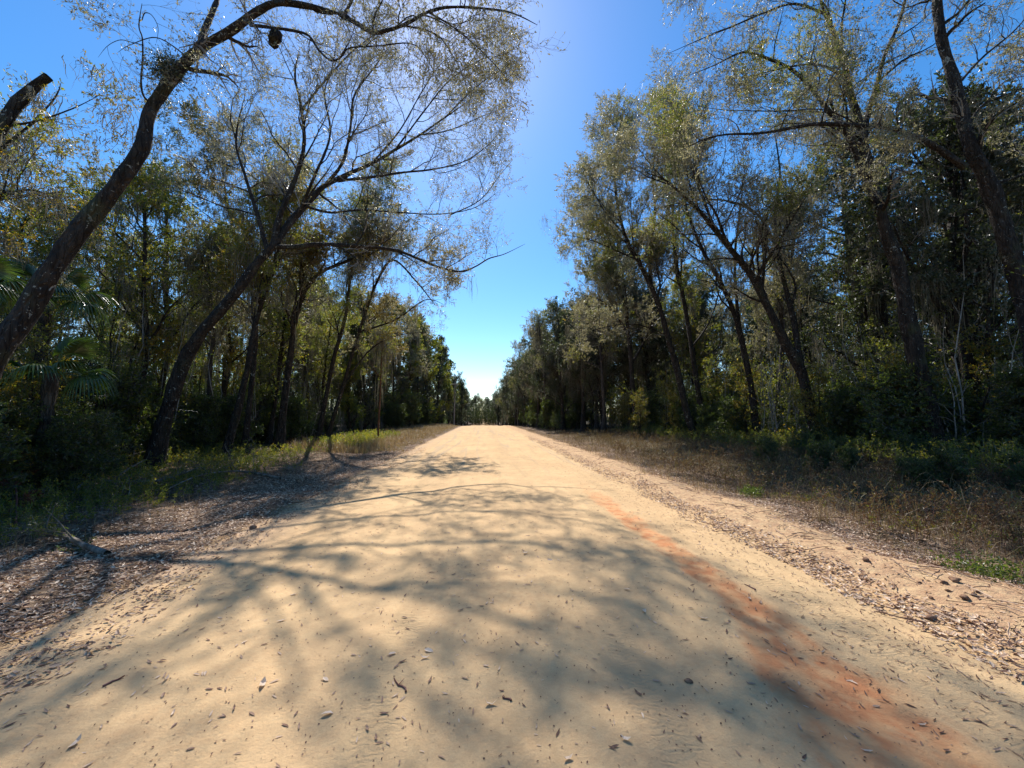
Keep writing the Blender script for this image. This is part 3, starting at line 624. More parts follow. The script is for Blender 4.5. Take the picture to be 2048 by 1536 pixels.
def place(kind, v, x, y, sc, rz, label, group, cat='tree', name=None):
    root = PROTO[kind][v]; loc = (x, y, float(gz(x, y))-.05)
    if (kind, v) not in _used:
        _used.add((kind, v)); o = root; o.location = loc; o.rotation_euler = (0, 0, rz); o.scale = (sc, sc, sc)
    else: o = copy_tree(root, loc, rz, sc)
    tag(o, label, cat, group); PLACED.append((o, kind, x, y, sc, label))
    return o
rng = R_(50)
def ok(x, y, pts, d): return all((x-a)**2+(y-b)**2 > d*d for a, b in pts)
# deep wood behind the front trunks, both sides
KN = {'silver': 'grey-twigged hardwood', 'olive': 'olive-leaved hardwood', 'dark': 'dark evergreen oak hung with grey moss'}
for side, x0, x1 in ((-1, 12.5, 34), (1, 13.2, 34)):
    pts = []
    for tries in range(900):
        x = side*rng.uniform(x0, x1); y = rng.uniform(5, 62)
        if side < 0 and y < 9 and x > -16: continue
        if side > 0 and y < 9 and x < 16: continue
        if ok(x, y, pts, 3.7 if y < 35 else 4.6): pts.append((x, y))
        if len(pts) >= (40 if side < 0 else 55): break
    for x, y in pts:
        k = rng.choice(['silver', 'olive', 'dark'], p=[.42, .43, .15] if side < 0 else [.2, .2, .6])
        place(k, rng.integers(0, 2), x, y, rng.uniform(.62, .88) if side < 0 else rng.uniform(.8, 1.05), rng.uniform(0, 6.28),
              f"{KN[k]} in the thick wood behind the front trunks on the {'left' if side < 0 else 'right'} of the road",
              f"{k} trees of the {'left' if side < 0 else 'right'} wood")
for x, y, k, v, sc in [(-11.2, 13.2, 'olive', 0, .68), (-12.4, 10.8, 'olive', 1, .62), (-11.0, 16.5, 'silver', 1, .62), (-12.2, 18.8, 'olive', 0, .74), (-10.8, 20.6, 'olive', 1, .8), (-11.6, 23.4, 'silver', 0, .7), (-10.6, 25.8, 'olive', 1, .7), (-13.4, 8.2, 'olive', 1, .6)]:
    place(k, v, x, y, sc, x*5+y, 'tree', f'{k} trees close behind the left bank trunks')
# tall trees closing the wood edge along the road further off
edgeL = [(-8.6, 31, 'column', 1, .62), (-10.2, 28, 'silver', 1, .75), (-8.8, 35, 'column', 0, .72), (-9.4, 40, 'column', 1, .85), (-8.6, 45, 'column', 0, .9), (-9.2, 50, 'silver', 0, .95), (-8.4, 54, 'column', 1, 1.0), (-8.2, 60, 'column', 0, 1.05),
         (-8.6, 67, 'column', 1, 1.15), (-8.0, 75, 'column', 0, 1.05), (-8.2, 84, 'column', 1, 1.15), (-7.6, 94, 'column', 0, 1.0), (-7.6, 106, 'dark', 0, 1.0), (-7.4, 120, 'column', 1, .95), (-7.6, 136, 'dark', 1, 1.0), (-7.6, 155, 'column', 0, 1.0),
         (-12, 33, 'dark', 0, .95), (-12.5, 42, 'olive', 0, 1.1), (-12.5, 52, 'dark', 1, 1.1), (-12, 63, 'silver', 1, 1.15), (-12.5, 76, 'dark', 0, 1.2), (-12, 92, 'olive', 0, 1.2), (-12, 112, 'dark', 1, 1.2), (-12, 140, 'silver', 0, 1.1)]
edgeL = [(x-(1.6 if y < 62 else .6), y, k, v, s) for x, y, k, v, s in edgeL] + [(-5.6, 104, 'column', 0, .7), (-5.2, 116, 'dark', 1, .7)]
for i, (x, y, k, v, s) in enumerate(edgeL):
    place(k, v, x, y, s, rng.uniform(0, 6.28), {'column': 'tall narrow vine-draped tree in the receding row along the left verge', 'silver': 'grey-twigged tree rising among the vine-draped row on the left verge',
          'dark': 'broad dark tree behind the vine-draped row on the left verge', 'olive': 'olive tree crown above the vine-draped row on the left verge'}[k], f'{k} trees of the left roadside row')
edgeL += [(-9.6+.7*math.sin(i*2.1), 29.5+i*3.3, ['column', 'olive', 'column', 'dark'][i % 4], i % 2, .66+.35*min(1, i/12)) for i in range(26)]
edgeR = [(9.8, 31, 'silver', 0, .85), (9.6, 36, 'dark', 0, .95), (8.6, 41, 'dark', 1, .9), (7.9, 47, 'silver', 1, 1.0), (7.6, 52, 'dark', 0, 1.0), (7.0, 58, 'silver', 1, 1.0), (7.0, 65, 'dark', 0, .85), (6.8, 72, 'silver', 0, .95), (7.0, 81, 'dark', 1, .9), (7.2, 92, 'dark', 0, .9),
         (8.2, 105, 'silver', 1, .9), (8.6, 120, 'dark', 1, .95), (8.6, 138, 'dark', 0, .95), (8.4, 158, 'dark', 1, .85), (13, 33, 'dark', 1, 1.1), (12.5, 43, 'olive', 1, 1.15), (12.5, 54, 'dark', 0, 1.2), (12.5, 66, 'silver', 1, 1.2), (13, 80, 'dark', 1, 1.2), (13, 98, 'olive', 0, 1.2), (13, 125, 'dark', 0, 1.2)]
edgeR += [(6.0, 97, 'dark', 1, .8), (5.6, 108, 'silver', 0, .8), (5.0, 120, 'dark', 0, .72)]
edgeR += [(10.6+.7*math.sin(i*1.7), 33.5+i*4.1, ['dark', 'silver'][i % 2], (i//2) % 2, .8+.15*min(1, i/10)) for i in range(24)]
for i, (x, y, k, v, s) in enumerate(edgeR):
    place(k, v, x, y, s, rng.uniform(0, 6.28), {'silver': 'bare grey-twigged tree in the dense mass along the right verge further down the road', 'dark': 'moss-bearded dark oak in the dense mass along the right verge further down the road',
          'olive': 'olive-leaved tree behind the dark oaks further down the right verge'}[k], f'{k} trees of the right roadside mass')
for i, (x, y, k, v, sc) in enumerate([(-9.5, 118, 'dark', 0, .8), (-7.4, 128, 'olive', 1, .8), (-5.2, 134, 'dark', 1, .78), (-2.6, 138, 'dark', 0, .74), (-.2, 142, 'silver', 1, .66), (2.2, 140, 'dark', 1, .62), (4.6, 137, 'dark', 0, .8), (6.8, 131, 'silver', 0, .72),
                                    (-4, 147, 'dark', 0, .66), (-1.4, 150, 'olive', 0, .7), (1.4, 152, 'dark', 1, .62), (4, 149, 'dark', 0, .7), (7.5, 146, 'dark', 1, .8), (-7.5, 146, 'dark', 1, .85)]):
    place(k, v, x, y, sc, rng.uniform(0, 6.28), FAR, 'trees closing the far end of the road')
# saplings and shrubs under the trees
GN = {'sapling': 'thin leafy saplings', 'shrub': 'low bushes'}
def under(kind, n, xr, yr, lab, grp, sc=(.7, 1.15), p=None, dmin=.8):
    pts = []
    for t in range(4000):
        if len(pts) >= n: break
        x = rng.uniform(*xr); y = rng.uniform(*yr)
        if not ok(x, y, pts, dmin): continue
        pts.append((x, y))
        place(kind, rng.choice(len(PROTO[kind]), p=p), x, y, rng.uniform(*sc), rng.uniform(0, 6.28), lab, grp, 'sapling' if kind == 'sapling' else 'bush')
under('sapling', 34, (-15, -10.4), (6.5, 27), 'thin leafy sapling growing between the trunks at the left wood edge', 'saplings at the left wood edge', (.6, 1.05))
under('sapling', 12, (-12.5, -9.2), (5.5, 10), 'thin leafy sapling near the camera', 'saplings near the camera on the left', (.5, .85))
under('sapling', 48, (11.8, 18.0), (8.5, 30), 'thin leafy sapling growing between the trunks at the right wood edge', 'saplings at the right wood edge', (.6, 1.0))
under('sapling', 10, (9.8, 12.5), (22, 34), 'bright leafy sapling in the gap beside the two close trunks on the right', 'saplings beside the close trunks on the right', (.55, .8), [.3, .7, 0])
under('shrub', 20, (-12.5, -8.6), (5, 10.5), 'dense low bush at the foot of the left wood near the camera', 'near bushes on the left', (.7, 1.1))
under('shrub', 26, (-14, -10.6), (12, 30), 'low bush at the foot of the left wood beyond the crooked oak', 'farther bushes on the left', (.7, 1.2))
under('shrub', 44, (12.6, 16), (8.5, 34), 'low bush at the foot of the right wood', 'bushes at the foot of the right wood', (.5, .95))
under('shrub', 34, (-16, -10.5), (6, 26), 'dark bush deeper in the left wood', 'dark bushes in the left wood', (1.1, 2.0), [0, 1])
under('shrub', 34, (12, 17), (8, 28), 'dark bush deeper in the right wood', 'dark bushes in the right wood', (1.1, 2.0), [0, 1])
under('shrub', 24, (7.6, 10.5), (38, 100), 'dark bush under the oaks', 'dark bushes under the far right oaks', (1.8, 3.0), [0, 1], 1.6)
under('shrub', 20, (-11.5, -9), (34, 95), 'dark bush under the row', 'dark bushes under the far left row', (1.6, 2.8), [0, 1], 1.6)
under('shrub', 10, (6.8, 9), (36, 60), 'pale green bush on the far right verge under the dark oaks', 'bushes on the far right verge', (.9, 1.5), [1, 0])
for k, v, x, y, sc in (('shrub', 1, -8.3, 7.0, 1.1), ('shrub', 0, -8.9, 7.3, 1.2), ('sapling', 1, -8.5, 7.5, .62), ('sapling', 0, -9.3, 7.1, .6), ('shrub', 1, -7.6, 6.3, .8), ('sapling', 2, -9.0, 8.4, .55), ('shrub', 1, -8.1, 8.2, 1.0)):
    place(k, v, x, y, sc, x*7, 'bushy growth before the palms', 'growth in front of the palms', 'bush')
under('shrub', 22, (8.6, 12.2), (6, 13), 'low brush added to darken the ground like tree shade', 'dark brush added in place of the shade below the right oaks', (.35, .6), [0, 1], .5)  # added dark-leaved brush, standing in for the oaks' shade on this ground
# ------------------------------------------------------------------ uncountable undergrowth deeper in the wood
def thicket(side, rng, n, x0, x1, y0, y1, h=(1.5, 6), nlv=46, size=(.06, .11)):
    x = side*rng.uniform(x0, x1, n); y = rng.uniform(y0, y1, n); H = rng.uniform(*h, n)*(1-.0*y)
    K = 7; P = np.zeros((n, K, 3)); P[:, :, 2] = np.linspace(0, 1, K)[None]*H[:, None]
    P[:, 1:, :2] += np.cumsum(rng.standard_normal((n, K-1, 2))*.11, 1); P[:, :, 0] += x[:, None]; P[:, :, 1] += y[:, None]; P[:, :, 2] += gz(x, y)[:, None]-.05
    R = np.linspace(.02, .005, K)[None]*rng.uniform(.6, 1.5, (n, 1))
    b, r = spawn(P, R, 7, rng, (.12, 1.), (35, 80), .8, .3, 5, .25, .1, .5, .01)
    return [tubes(P, R, 4), tubes(b, r, 3), leaves(b, nlv//7, rng, size, .42, 1, .09)]
rng = R_(60)
for side, nm, x0 in ((-1, 'left', 10.2), (1, 'right', 12.4)):
    pr = thicket(side, rng, 1300, x0, 27, 5 if side < 0 else 7, 46) + thicket(side, rng, 650, 10.5 if side < 0 else 10.8, 18, 34, 150, (2, 7), 60, (.16, .28))
    o = obj('undergrowth', mesh_from('undergrowth', pr, [M['twig'], M['leaf_green'] if side < 0 else M['leaf_olive']], False))
    tag(o, f'tangled green undergrowth filling the wood on the {nm} side of the road', 'undergrowth', kind='stuff')
# far wood behind everything that reads as one mass
def leaf_cloud(rng, n, x, y, z, size):
    B = np.stack([x, y, z], -1); P = np.stack([B, B+rng.standard_normal((n, 3))*.12], 1)
    return P
for side, nm in ((-1, 'left'), (1, 'right')):
    nb = 1500
    cx = side*rng.uniform(34, 62, nb); cy = rng.uniform(-5, 120, nb); cz = rng.uniform(0, 13, nb)*rng.uniform(.4, 1, nb); rad = rng.uniform(.7, 1.8, nb)
    k = 38; q = rng.standard_normal((nb, k, 3))*rad[:, None, None]*.6
    B = (np.stack([cx, cy, cz], -1)[:, None]+q).reshape(-1, 3)
    P = np.stack([B, B+rng.standard_normal(B.shape)*.2], 1)
    nt = 160; tx = side*rng.uniform(33, 60, nt); ty = rng.uniform(-5, 120, nt); T = np.zeros((nt, 5, 3)); T[:, :, 2] = np.linspace(-1, 12, 5)
    T[:, :, 0] = tx[:, None]+np.cumsum(rng.standard_normal((nt, 5))*.3, 1); T[:, :, 1] = ty[:, None]
    ex = [q if q[2] == 0 else (q[0], q[1], q[2], q[3]) for q in thicket(1, rng, 420, -10, 12, 118, 136, (2.5, 8), 90, (.22, .38))] if side > 0 else []
    o = obj('far_wood', mesh_from('far_wood', ex+[tubes(T, np.linspace(.22, .06, 5)[None]*np.ones((nt, 1)), 6), leaves(P, 1, rng, (.3, .5), .5, 1, .0)], [M['bark'], M['leaf_dark']], False))
    tag(o, f'dark mass of distant wood seen between the trunks on the {nm}', 'wood', kind='stuff')

# ------------------------------------------------------------------ cabbage palms at the left edge
def fan(rng, L, droop):
    """one fan frond: petiole along +x then folded blades around the tip"""
    parts = []; n = 30; pet = 1.0*L
    K = 8; t = np.linspace(0, 1, K); Pp = np.stack([t*pet, 0*t, -.25*droop*pet*t**2], -1)
    parts.append(tubes(Pp[None], np.linspace(.016, .009, K)[None], 5))
    hub = Pp[-1]; rows = []; a = np.linspace(-1.75, 1.75, n)
    KK = 7
    for j in range(n):
        ln = L*.95*(1-.25*abs(a[j]/1.9)**2)*rng.uniform(.9, 1.05); tt = np.linspace(0, 1, KK)
        d = np.array([math.cos(a[j]), math.sin(a[j]), .15*math.cos(a[j])]); 
        c = hub + d*ln*tt[:, None]; c[:, 2] -= droop*ln*(.25*tt**2+.85*tt**4)+.10*ln*abs(a[j])*tt**2; c[:, 0] -= .15*ln*tt**3*droop
        s = np.array([-math.sin(a[j]), math.cos(a[j]), 0]); wd = ln*np.array([.01, .05, .075, .075, .055, .028, .003])*.65
        up = np.array([0, 0, 1.])*wd[:, None]*.45
        rows.append(np.stack([c-s*wd[:, None]+up, c-up*.3, c+s*wd[:, None]+up], 1))
    V = np.array(rows).reshape(-1, 3); b = (np.arange(n)*KK*3)[:, None]+(np.arange(KK-1)*3)[None]
    F = np.concatenate([np.stack([b, b+1, b+4, b+3], -1).reshape(-1, 4), np.stack([b+1, b+2, b+5, b+4], -1).reshape(-1, 4)])
    parts.append((V, F, 0, np.repeat(rng.uniform(.1, .8, n), KK*3)))
    return parts
def palm(base, H, fr, rng, label, L=1.0):
    root = empty('cabbage_palm', base); tag(root, label, 'palm')
    z = np.linspace(-.1, H, 16); P = np.stack([.02*np.sin(z), 0*z, z], -1)
    obj('trunk', mesh_from('palm_trunk', [tubes(P[None], (.10+.014*np.sin(z*17))[None], 14, .12, rng)], [M['bark_grey']]), root)
    for az, el, dr in fr:
        f = obj('frond', mesh_from('frond', fan(rng, L*rng.uniform(.85, 1.1), dr), [M['palm_leaf']], False), root)
        f.location = (0, 0, H-.05); f.rotation_euler = (rng.uniform(-.3, .3), -math.radians(el), math.radians(az))
rng = R_(70)
b = at(105, 700, 8.2); b[2] = float(gz(b[0], b[1]))
palm(b, 2.35, [(-25, 30, .8), (5, 12, 1.0), (-60, 20, .9), (60, 25, .8), (120, 35, .8), (175, 30, .9), (220, 20, .9), (-110, 25, .9), (-5, 55, .5), (90, 70, .3)], rng, 'small palm with drooping fan fronds behind the lichen-speckled leaning trunk', .56)
b = at(95, 600, 9.6); b[2] = float(gz(b[0], b[1]))
palm(b, 4.3, [(-30, 20, .9), (0, 5, 1.0), (-65, 10, 1.), (40, 25, .8), (100, 30, .8), (160, 25, .9), (210, 15, .9), (-110, 25, .9), (20, 60, .5), (180, 60, .4)], rng, 'taller palm whose fan fronds show above the drooping palm at the left edge', .62)
b = at(-60, 520, 7.0); b[2] = float(gz(b[0], b[1]))
palm(b, 3.7, [(-20, 15, .9), (15, 25, .8), (-60, 10, 1.), (60, 25, .8), (120, 30, .8), (180, 25, .9), (240, 15, .9), (0, 55, .5)], rng, 'palm cut by the left edge of the view, only pale frond tips showing', .5)

# ------------------------------------------------------------------ poles
def utility_pole(x, y, H, label, arm=True):
    z0 = float(gz(x, y)); root = empty('utility_pole', (x, y, z0)); tag(root, label, 'pole')
    zz = np.linspace(-.3, H, 8); P = np.stack([.012*zz, 0*zz, zz], -1)
    obj('pole', mesh_from('pole', [tubes(P[None], np.linspace(.15, .1, 8)[None], 12)], [M['pole_wood']]), root)
    if arm:
        A_ = np.array([[-.9, -.13, H-.5], [0, -.13, H-.5], [.9, -.13, H-.5]]); obj('crossarm', mesh_from('crossarm', [tubes(A_[None], np.full((1, 3), .06), 4)], [M['pole_wood']]), root)
        for k in (-.8, 0.3, .8):
            I = np.array([[k, -.13, H-.44], [k, -.13, H-.40], [k, -.13, H-.32], [k, -.13, H-.28]]); obj('insulator', mesh_from('insulator', [tubes(I[None], np.array([[.03, .05, .045, .015]]), 8)], [M['metal']]), root)
utility_pole(-6.1, 84, 9.6, 'pale slim utility pole standing in front of the far left row of trees')
rng = R_(71)
P, R = limb([(756, 884, 24.0), (757, 850, 24), (759, 815, 24), (761, 770, 24), (763, 715, 24.1), (766, 660, 24.2)], .11, .05)
build_tree('red_trunk_tree', P[0], [(P, R)]+auto_limbs(P, R, 7, rng, 2.2, (0, 0, 0), (.55, .98)), rng, 'leaf_olive', 'red_bark', n1=5, L1=1.1, n2=5, L2=.6, n3=4, L3=.3, nl=6, size=(.06, .1), moss=60, mossL=(.6, 2.2),
           label='slim red-brown mossy trunk standing alone in the golden grass on the left')

# ------------------------------------------------------------------ fallen leaves, grass and weeds
def flat_leaves(rng, x, y, dz, size=(.04, .075), w=.34, tilt=.22, curl=.25, mat=0, lo=0.1, hi=.95):
    m = len(x); th = rng.uniform(0, 2*np.pi, m); s = rng.uniform(*size, m)
    d = np.stack([np.cos(th), np.sin(th), tilt*rng.standard_normal(m)], -1); d = nrm(d)
    sd = np.stack([-np.sin(th), np.cos(th), tilt*1.4*rng.standard_normal(m)], -1); sd = nrm(sd-(sd*d).sum(-1, keepdims=True)*d); n = np.cross(d, sd)
    B = np.stack([x, y, gz(x, y)+dz], -1); cu = (curl*rng.uniform(-.2, 1, m)*s)[:, None]; wv = w*rng.uniform(.7, 1.25, m)[:, None]*s[:, None]; s = s[:, None]
    tpos = [0, .3, .3, .3, .7, .7, .7, 1]; wp = [0, -.5, 0, .5, -.42, 0, .42, 0]; up = [0, .22, 0, .22, .2, 0, .2, .1]
    V = np.stack([B+d*s*(tpos[k]-.5)+sd*wv*wp[k]+n*(cu*(4*(tpos[k]-.5)**2)+wv*up[k]*.9) for k in range(8)], 1)
    low = np.minimum(V[:, :, 2].min(1)-(gz(x, y)+.002), 0); V[:, :, 2] -= low[:, None]
    T = np.array([[0, 2, 1], [0, 3, 2], [1, 2, 5], [1, 5, 4], [2, 3, 6], [2, 6, 5], [4, 5, 7], [5, 6, 7]])
    F = (np.arange(m)[:, None, None]*8+T[None]).reshape(-1, 3)
    return (V.reshape(-1, 3), F, mat, np.repeat(lo+(hi-lo)*rng.uniform(0, 1, m), 8))
def ylog(rng, n, y0, y1, k=1.5): return (y0+k)*((y1+k)/(y0+k))**rng.uniform(0, 1, n)-k
rng = R_(80)
def litter_strip(n, xa, xb, y0, y1, edge=.25, size=(.04, .075), dz=.02, lo=.1, hi=.95):
    y = ylog(rng, n, y0, y1, 2.0); u = rng.beta(1.3, 1.3, n)
    wob = edge*(np.sin(y*1.3+xa)+.6*np.sin(y*2.9+xb*2)+.4*np.sin(y*5.1))
    x = xa+(xb-xa)*u+wob*(.6-.4*u)
    cl = np.sin(x*5.1+y*2.3)*np.sin(x*2.2-y*3.1+1)+rng.uniform(-.8, 1.6, n)
    k = cl > -.25; x, y = x[k], y[k]
    return flat_leaves(rng, x, y, dz*rng.uniform(0, 1, len(x)), size, lo=lo, hi=hi)
L_ = [litter_strip(50000, -3.35, -5.7, .6, 26, .2, (.03, .065)), litter_strip(9000, -2.7, -3.7, .8, 20, .25, (.025, .06), lo=.05, hi=.75), litter_strip(16000, -6.0, -10, 3, 24, .3, lo=0, hi=.8)]
def sticks(n, xa, xb, y0, y1):
    x = rng.uniform(xa, xb, n); y = ylog(rng, n, y0, y1, 2.); th = rng.uniform(0, 6.28, n); L = rng.uniform(.05, .35, n)**1.0; t = np.linspace(-.5, .5, 5)[None]
    X = x[:, None]+np.cos(th)[:, None]*L[:, None]*t; Y = y[:, None]+np.sin(th)[:, None]*L[:, None]*t
    P = np.stack([X, Y, gz(X, Y)+.012+rng.uniform(0, .03, (n, 1))], -1)+rng.standard_normal((n, 5, 3))*np.array([.006, .006, .003])
    q = tubes(P, np.linspace(.0045, .002, 5)[None]*rng.uniform(.5, 1.5, (n, 1)), 4); return (q[0], q[1], 0, np.repeat(rng.uniform(0, .5, n), 20))
L_.append(sticks(1300, -8, -3.2, 1, 24))
o = obj('leaf_litter', mesh_from('leaf_litter', L_, [M['fallen_leaf']], False)); tag(o, 'brown fallen oak leaves carpeting the left verge', 'leaves', kind='stuff')
L_ = [litter_strip(11000, 3.2, 3.85, 1.0, 30, .16, (.028, .065), lo=.15, hi=.9), litter_strip(22000, 4.7, 6.1, 1.5, 26, .16, (.025, .06), lo=.15, hi=.9), litter_strip(2500, 3.6, 4.8, 1.0, 24, .2, (.02, .05), .006, lo=.1, hi=.8), litter_strip(12000, 5.6, 11, 3, 26, .2, lo=0., hi=.8)]
L_.append(sticks(900, 3.2, 6.5, 1, 24))
o = obj('leaf_litter', mesh_from('leaf_litter', L_, [M['fallen_leaf']], False)); tag(o, 'pale fallen leaves in two windrows along the right verge', 'leaves', kind='stuff')
n = 2500; y = ylog(rng, n, .9, 22, 1.0); x = rng.uniform(-3.2, 3.0, n)
a1 = flat_leaves(rng, x, y, .001+0*x, (.022, .058), .24, .07, .22, lo=.15, hi=.85)
n = 1700; y = ylog(rng, n, .9, 20, 1.5); x = 3.25-np.abs(rng.standard_normal(n))*.55
a2 = flat_leaves(rng, x, y, .001+0*x, (.02, .055), .18, .1, .3, lo=.05, hi=.5)
n = 8000; y = ylog(rng, n, .9, 16, 1.0); x = rng.uniform(-3.3, 3.3, n)
a3 = flat_leaves(rng, x, y, 0*x, (.005, .014), .6, .3, .1, lo=0, hi=.4)
n = 24; y = ylog(rng, n, 1.2, 5, 1.0); x = rng.uniform(-2.2, 2.4, n); a4 = flat_leaves(rng, x, y, .003+0*x, (.05, .075), .38, .2, .5, lo=.75, hi=1)
for a in (a1, a2, a3, a4): a[0][:, 2] += .007
o = obj('scattered_leaves', mesh_from('scattered_leaves', [a1, a2, a3, a4], [M['fallen_leaf']], False)); tag(o, 'thin scatter of curled dry leaves and crumbs on the sand road', 'leaves', kind='stuff')

def blades(rng, x, y, h, w, bend=.6, K=5, mat=0, lo=0., hi=1., zoff=0.):
    m = len(x); th = rng.uniform(0, 2*np.pi, m); bd = np.abs(rng.standard_normal(m))*bend+.1
    b = np.stack([np.cos(th), np.sin(th), 0*th], -1); s = np.stack([-np.sin(th+.7), np.cos(th+.7), 0*th], -1)
    B = np.stack([x, y, gz(x, y)-.01+zoff], -1); rows = []
    for j in range(K):
        t = j/(K-1); c = B+np.array([0, 0, 1.])*(h*t*(1-.35*bd*t))[:, None]+b*(h*bd*t*t)[:, None]
        ww = (w*[1, .95, .75, .45, .08][j] if K == 5 else w*(1-t*.95)); ww = ww*np.ones(m)
        rows.append(np.stack([c-s*ww[:, None], c+s*ww[:, None]], 1))
    V = np.stack(rows, 1).reshape(-1, 3); q = (np.arange(m)*K*2)[:, None]+(np.arange(K-1)*2)[None]
    F = np.stack([q, q+1, q+3, q+2], -1).reshape(-1, 4)
    return (V, F, mat, np.repeat(lo+(hi-lo)*rng.uniform(0, 1, m), K*2))
def weeds(rng, n, xf, y, H, nlv, size, K=5, lm=1, sw=.0025, jit=.25):
    P = np.zeros((n, K, 3)); P[:, :, 0] = xf[:, None]; P[:, :, 1] = y[:, None]
    P[:, :, 2] = gz(xf, y)[:, None]+np.linspace(0, 1, K)[None]*H[:, None]
    P[:, 1:, :2] += np.cumsum(rng.standard_normal((n, K-1, 2))*jit*H[:, None, None]/K, 1)
    R = np.linspace(sw, sw*.5, K)[None]*np.ones((n, 1))
    b, r = spawn(P, R, 3, rng, (.3, 1.), (25, 70), .5*float(H.mean()), .3, 4, .25, .1, .7, .002, rmin=.0012)
    return [tubes(P, R, 3), tubes(b, r, 3)] + ([leaves(np.concatenate([resample_batch(P, 4), b]), nlv, rng, size, .4, lm, .01)] if nlv else [])
def resample_batch(P, K):
    i = np.linspace(0, P.shape[1]-1, K).round().astype(int); return P[:, i]
rng = R_(90)
def yx(n, xa, xb, y0, y1, k=2.): return rng.uniform(xa, xb, n), ylog(rng, n, y0, y1, k)
# right verge
parts = []
x, y = yx(52000, 5.2, 12.5, 1.5, 34); x = x + .3*np.sin(y*1.3); parts.append(blades(rng, x, y, rng.uniform(.06, .3, len(x))*(.5+.5*np.clip((x-5)/2, 0, 1)), .0028, 1.0))
x, y = yx(9000, 5.8, 12.5, 3, 60, 4); parts.append(blades(rng, x, y, rng.uniform(.2, .55, len(x))*rng.choice([.5, 1, 1.2], len(x)), .0035, .9, hi=.8))
x, y = yx(5000, 4.6, 5.8, 8, 62, 6); parts.append(blades(rng, x, y, rng.uniform(.08, .35, len(x)), .003, .7))
o = obj('dry_grass', mesh_from('dry_grass', parts, [M['dry_grass']], False)); tag(o, 'dry brown and green grass on the right verge', 'grass', kind='stuff')
x, y = yx(4200, 5.6, 12.5, 2.5, 30); cl = np.sin(x*1.9+y*.7)*np.sin(y*1.1-x)+rng.uniform(-.7, .7, len(x)) > 0; x, y = x[cl], y[cl]; pr = weeds(rng, len(x), x, y, rng.uniform(.2, .6, len(x)), 7, (.03, .06))
o = obj('weeds', mesh_from('weeds', pr, [M['red_stem'], M['leaf_dry']], False)); tag(o, 'small leafy weeds with reddish stems on the right verge', 'weeds', kind='stuff')
n = 2600; x, y = yx(n, 5.9, 12.5, 2.2, 30); th = rng.uniform(0, 6.28, n); Ls = rng.uniform(.25, .9, n); tt = np.linspace(0, 1, 6)[None]
hx = x[:, None]+np.cos(th)[:, None]*Ls[:, None]*tt*rng.uniform(.3, 1, (n, 1)); hy = y[:, None]+np.sin(th)[:, None]*Ls[:, None]*tt*rng.uniform(.3, 1, (n, 1))
hz = gz(x, y)[:, None]+Ls[:, None]*np.sin(tt*rng.uniform(1.2, 3.0, (n, 1)))*rng.uniform(.25, .75, (n, 1))
Tn = tubes(np.stack([hx, hy, hz], -1)+rng.standard_normal((n, 6, 3))*.012, np.linspace(.0038, .0015, 6)[None]*rng.uniform(.6, 1.3, (n, 1)), 3)
Tn = (Tn[0], Tn[1], 0, np.repeat(rng.uniform(.3, 1, n), 18))
tag(obj('dead_stems', mesh_from('dead_stems', [Tn], [M['dry_grass']], False)), 'tangle of pale dead stems over the right verge weeds', 'dead stems', kind='stuff')
x, y = yx(500, 6.0, 10, 1.5, 9); pr = weeds(rng, len(x), x, y, rng.uniform(.06, .2, len(x)), 6, (.02, .04))
x, y = yx(1600, 10.2, 14, 7, 30); pr += weeds(rng, len(x), x, y, rng.uniform(.3, .8, len(x)), 8, (.04, .07))
o = obj('ground_cover', mesh_from('ground_cover', pr, [M['twig'], M['leaf_olive']], False)); tag(o, 'low green ground cover among the dry grass on the right verge', 'ground cover', kind='stuff')
# left verge: golden grass beyond the shade, green cover near
parts = []
x, y = yx(26000, -8.8, -3.7, 17.5, 70, 8); x = x-.25*np.sin(y); parts.append(blades(rng, x, y, rng.uniform(.18, .55, len(x))*np.clip((-x-3.2)/2, .3, 1.2), .007, .6, lo=.3, hi=1))
x, y = yx(4000, -9, -5.2, 4, 18); parts.append(blades(rng, x, y, rng.uniform(.08, .25, len(x)), .003, .9))
o = obj('verge_grass', mesh_from('verge_grass', parts, [M['dry_grass']], False)); tag(o, 'golden dry grass along the sunny far left verge', 'grass', kind='stuff')
x, y = yx(600, -7.6, -5.7, 3.0, 13); pr0 = weeds(rng, len(x), x, y, rng.uniform(.06, .3, len(x)), 8, (.025, .05))
x, y = yx(2300, -12, -6.4, 3.2, 17); pr = weeds(rng, len(x), x, y, rng.uniform(.12, .5, len(x)), 8, (.03, .055)) + pr0
x, y = yx(500, -8.5, -6, 19, 30); pr += weeds(rng, len(x), x, y, rng.uniform(.2, .55, len(x)), 8, (.05, .08))
o = obj('ground_cover', mesh_from('ground_cover', pr, [M['twig'], M['leaf_olive']], False)); tag(o, 'low green ground cover at the foot of the left wood', 'ground cover', kind='stuff')

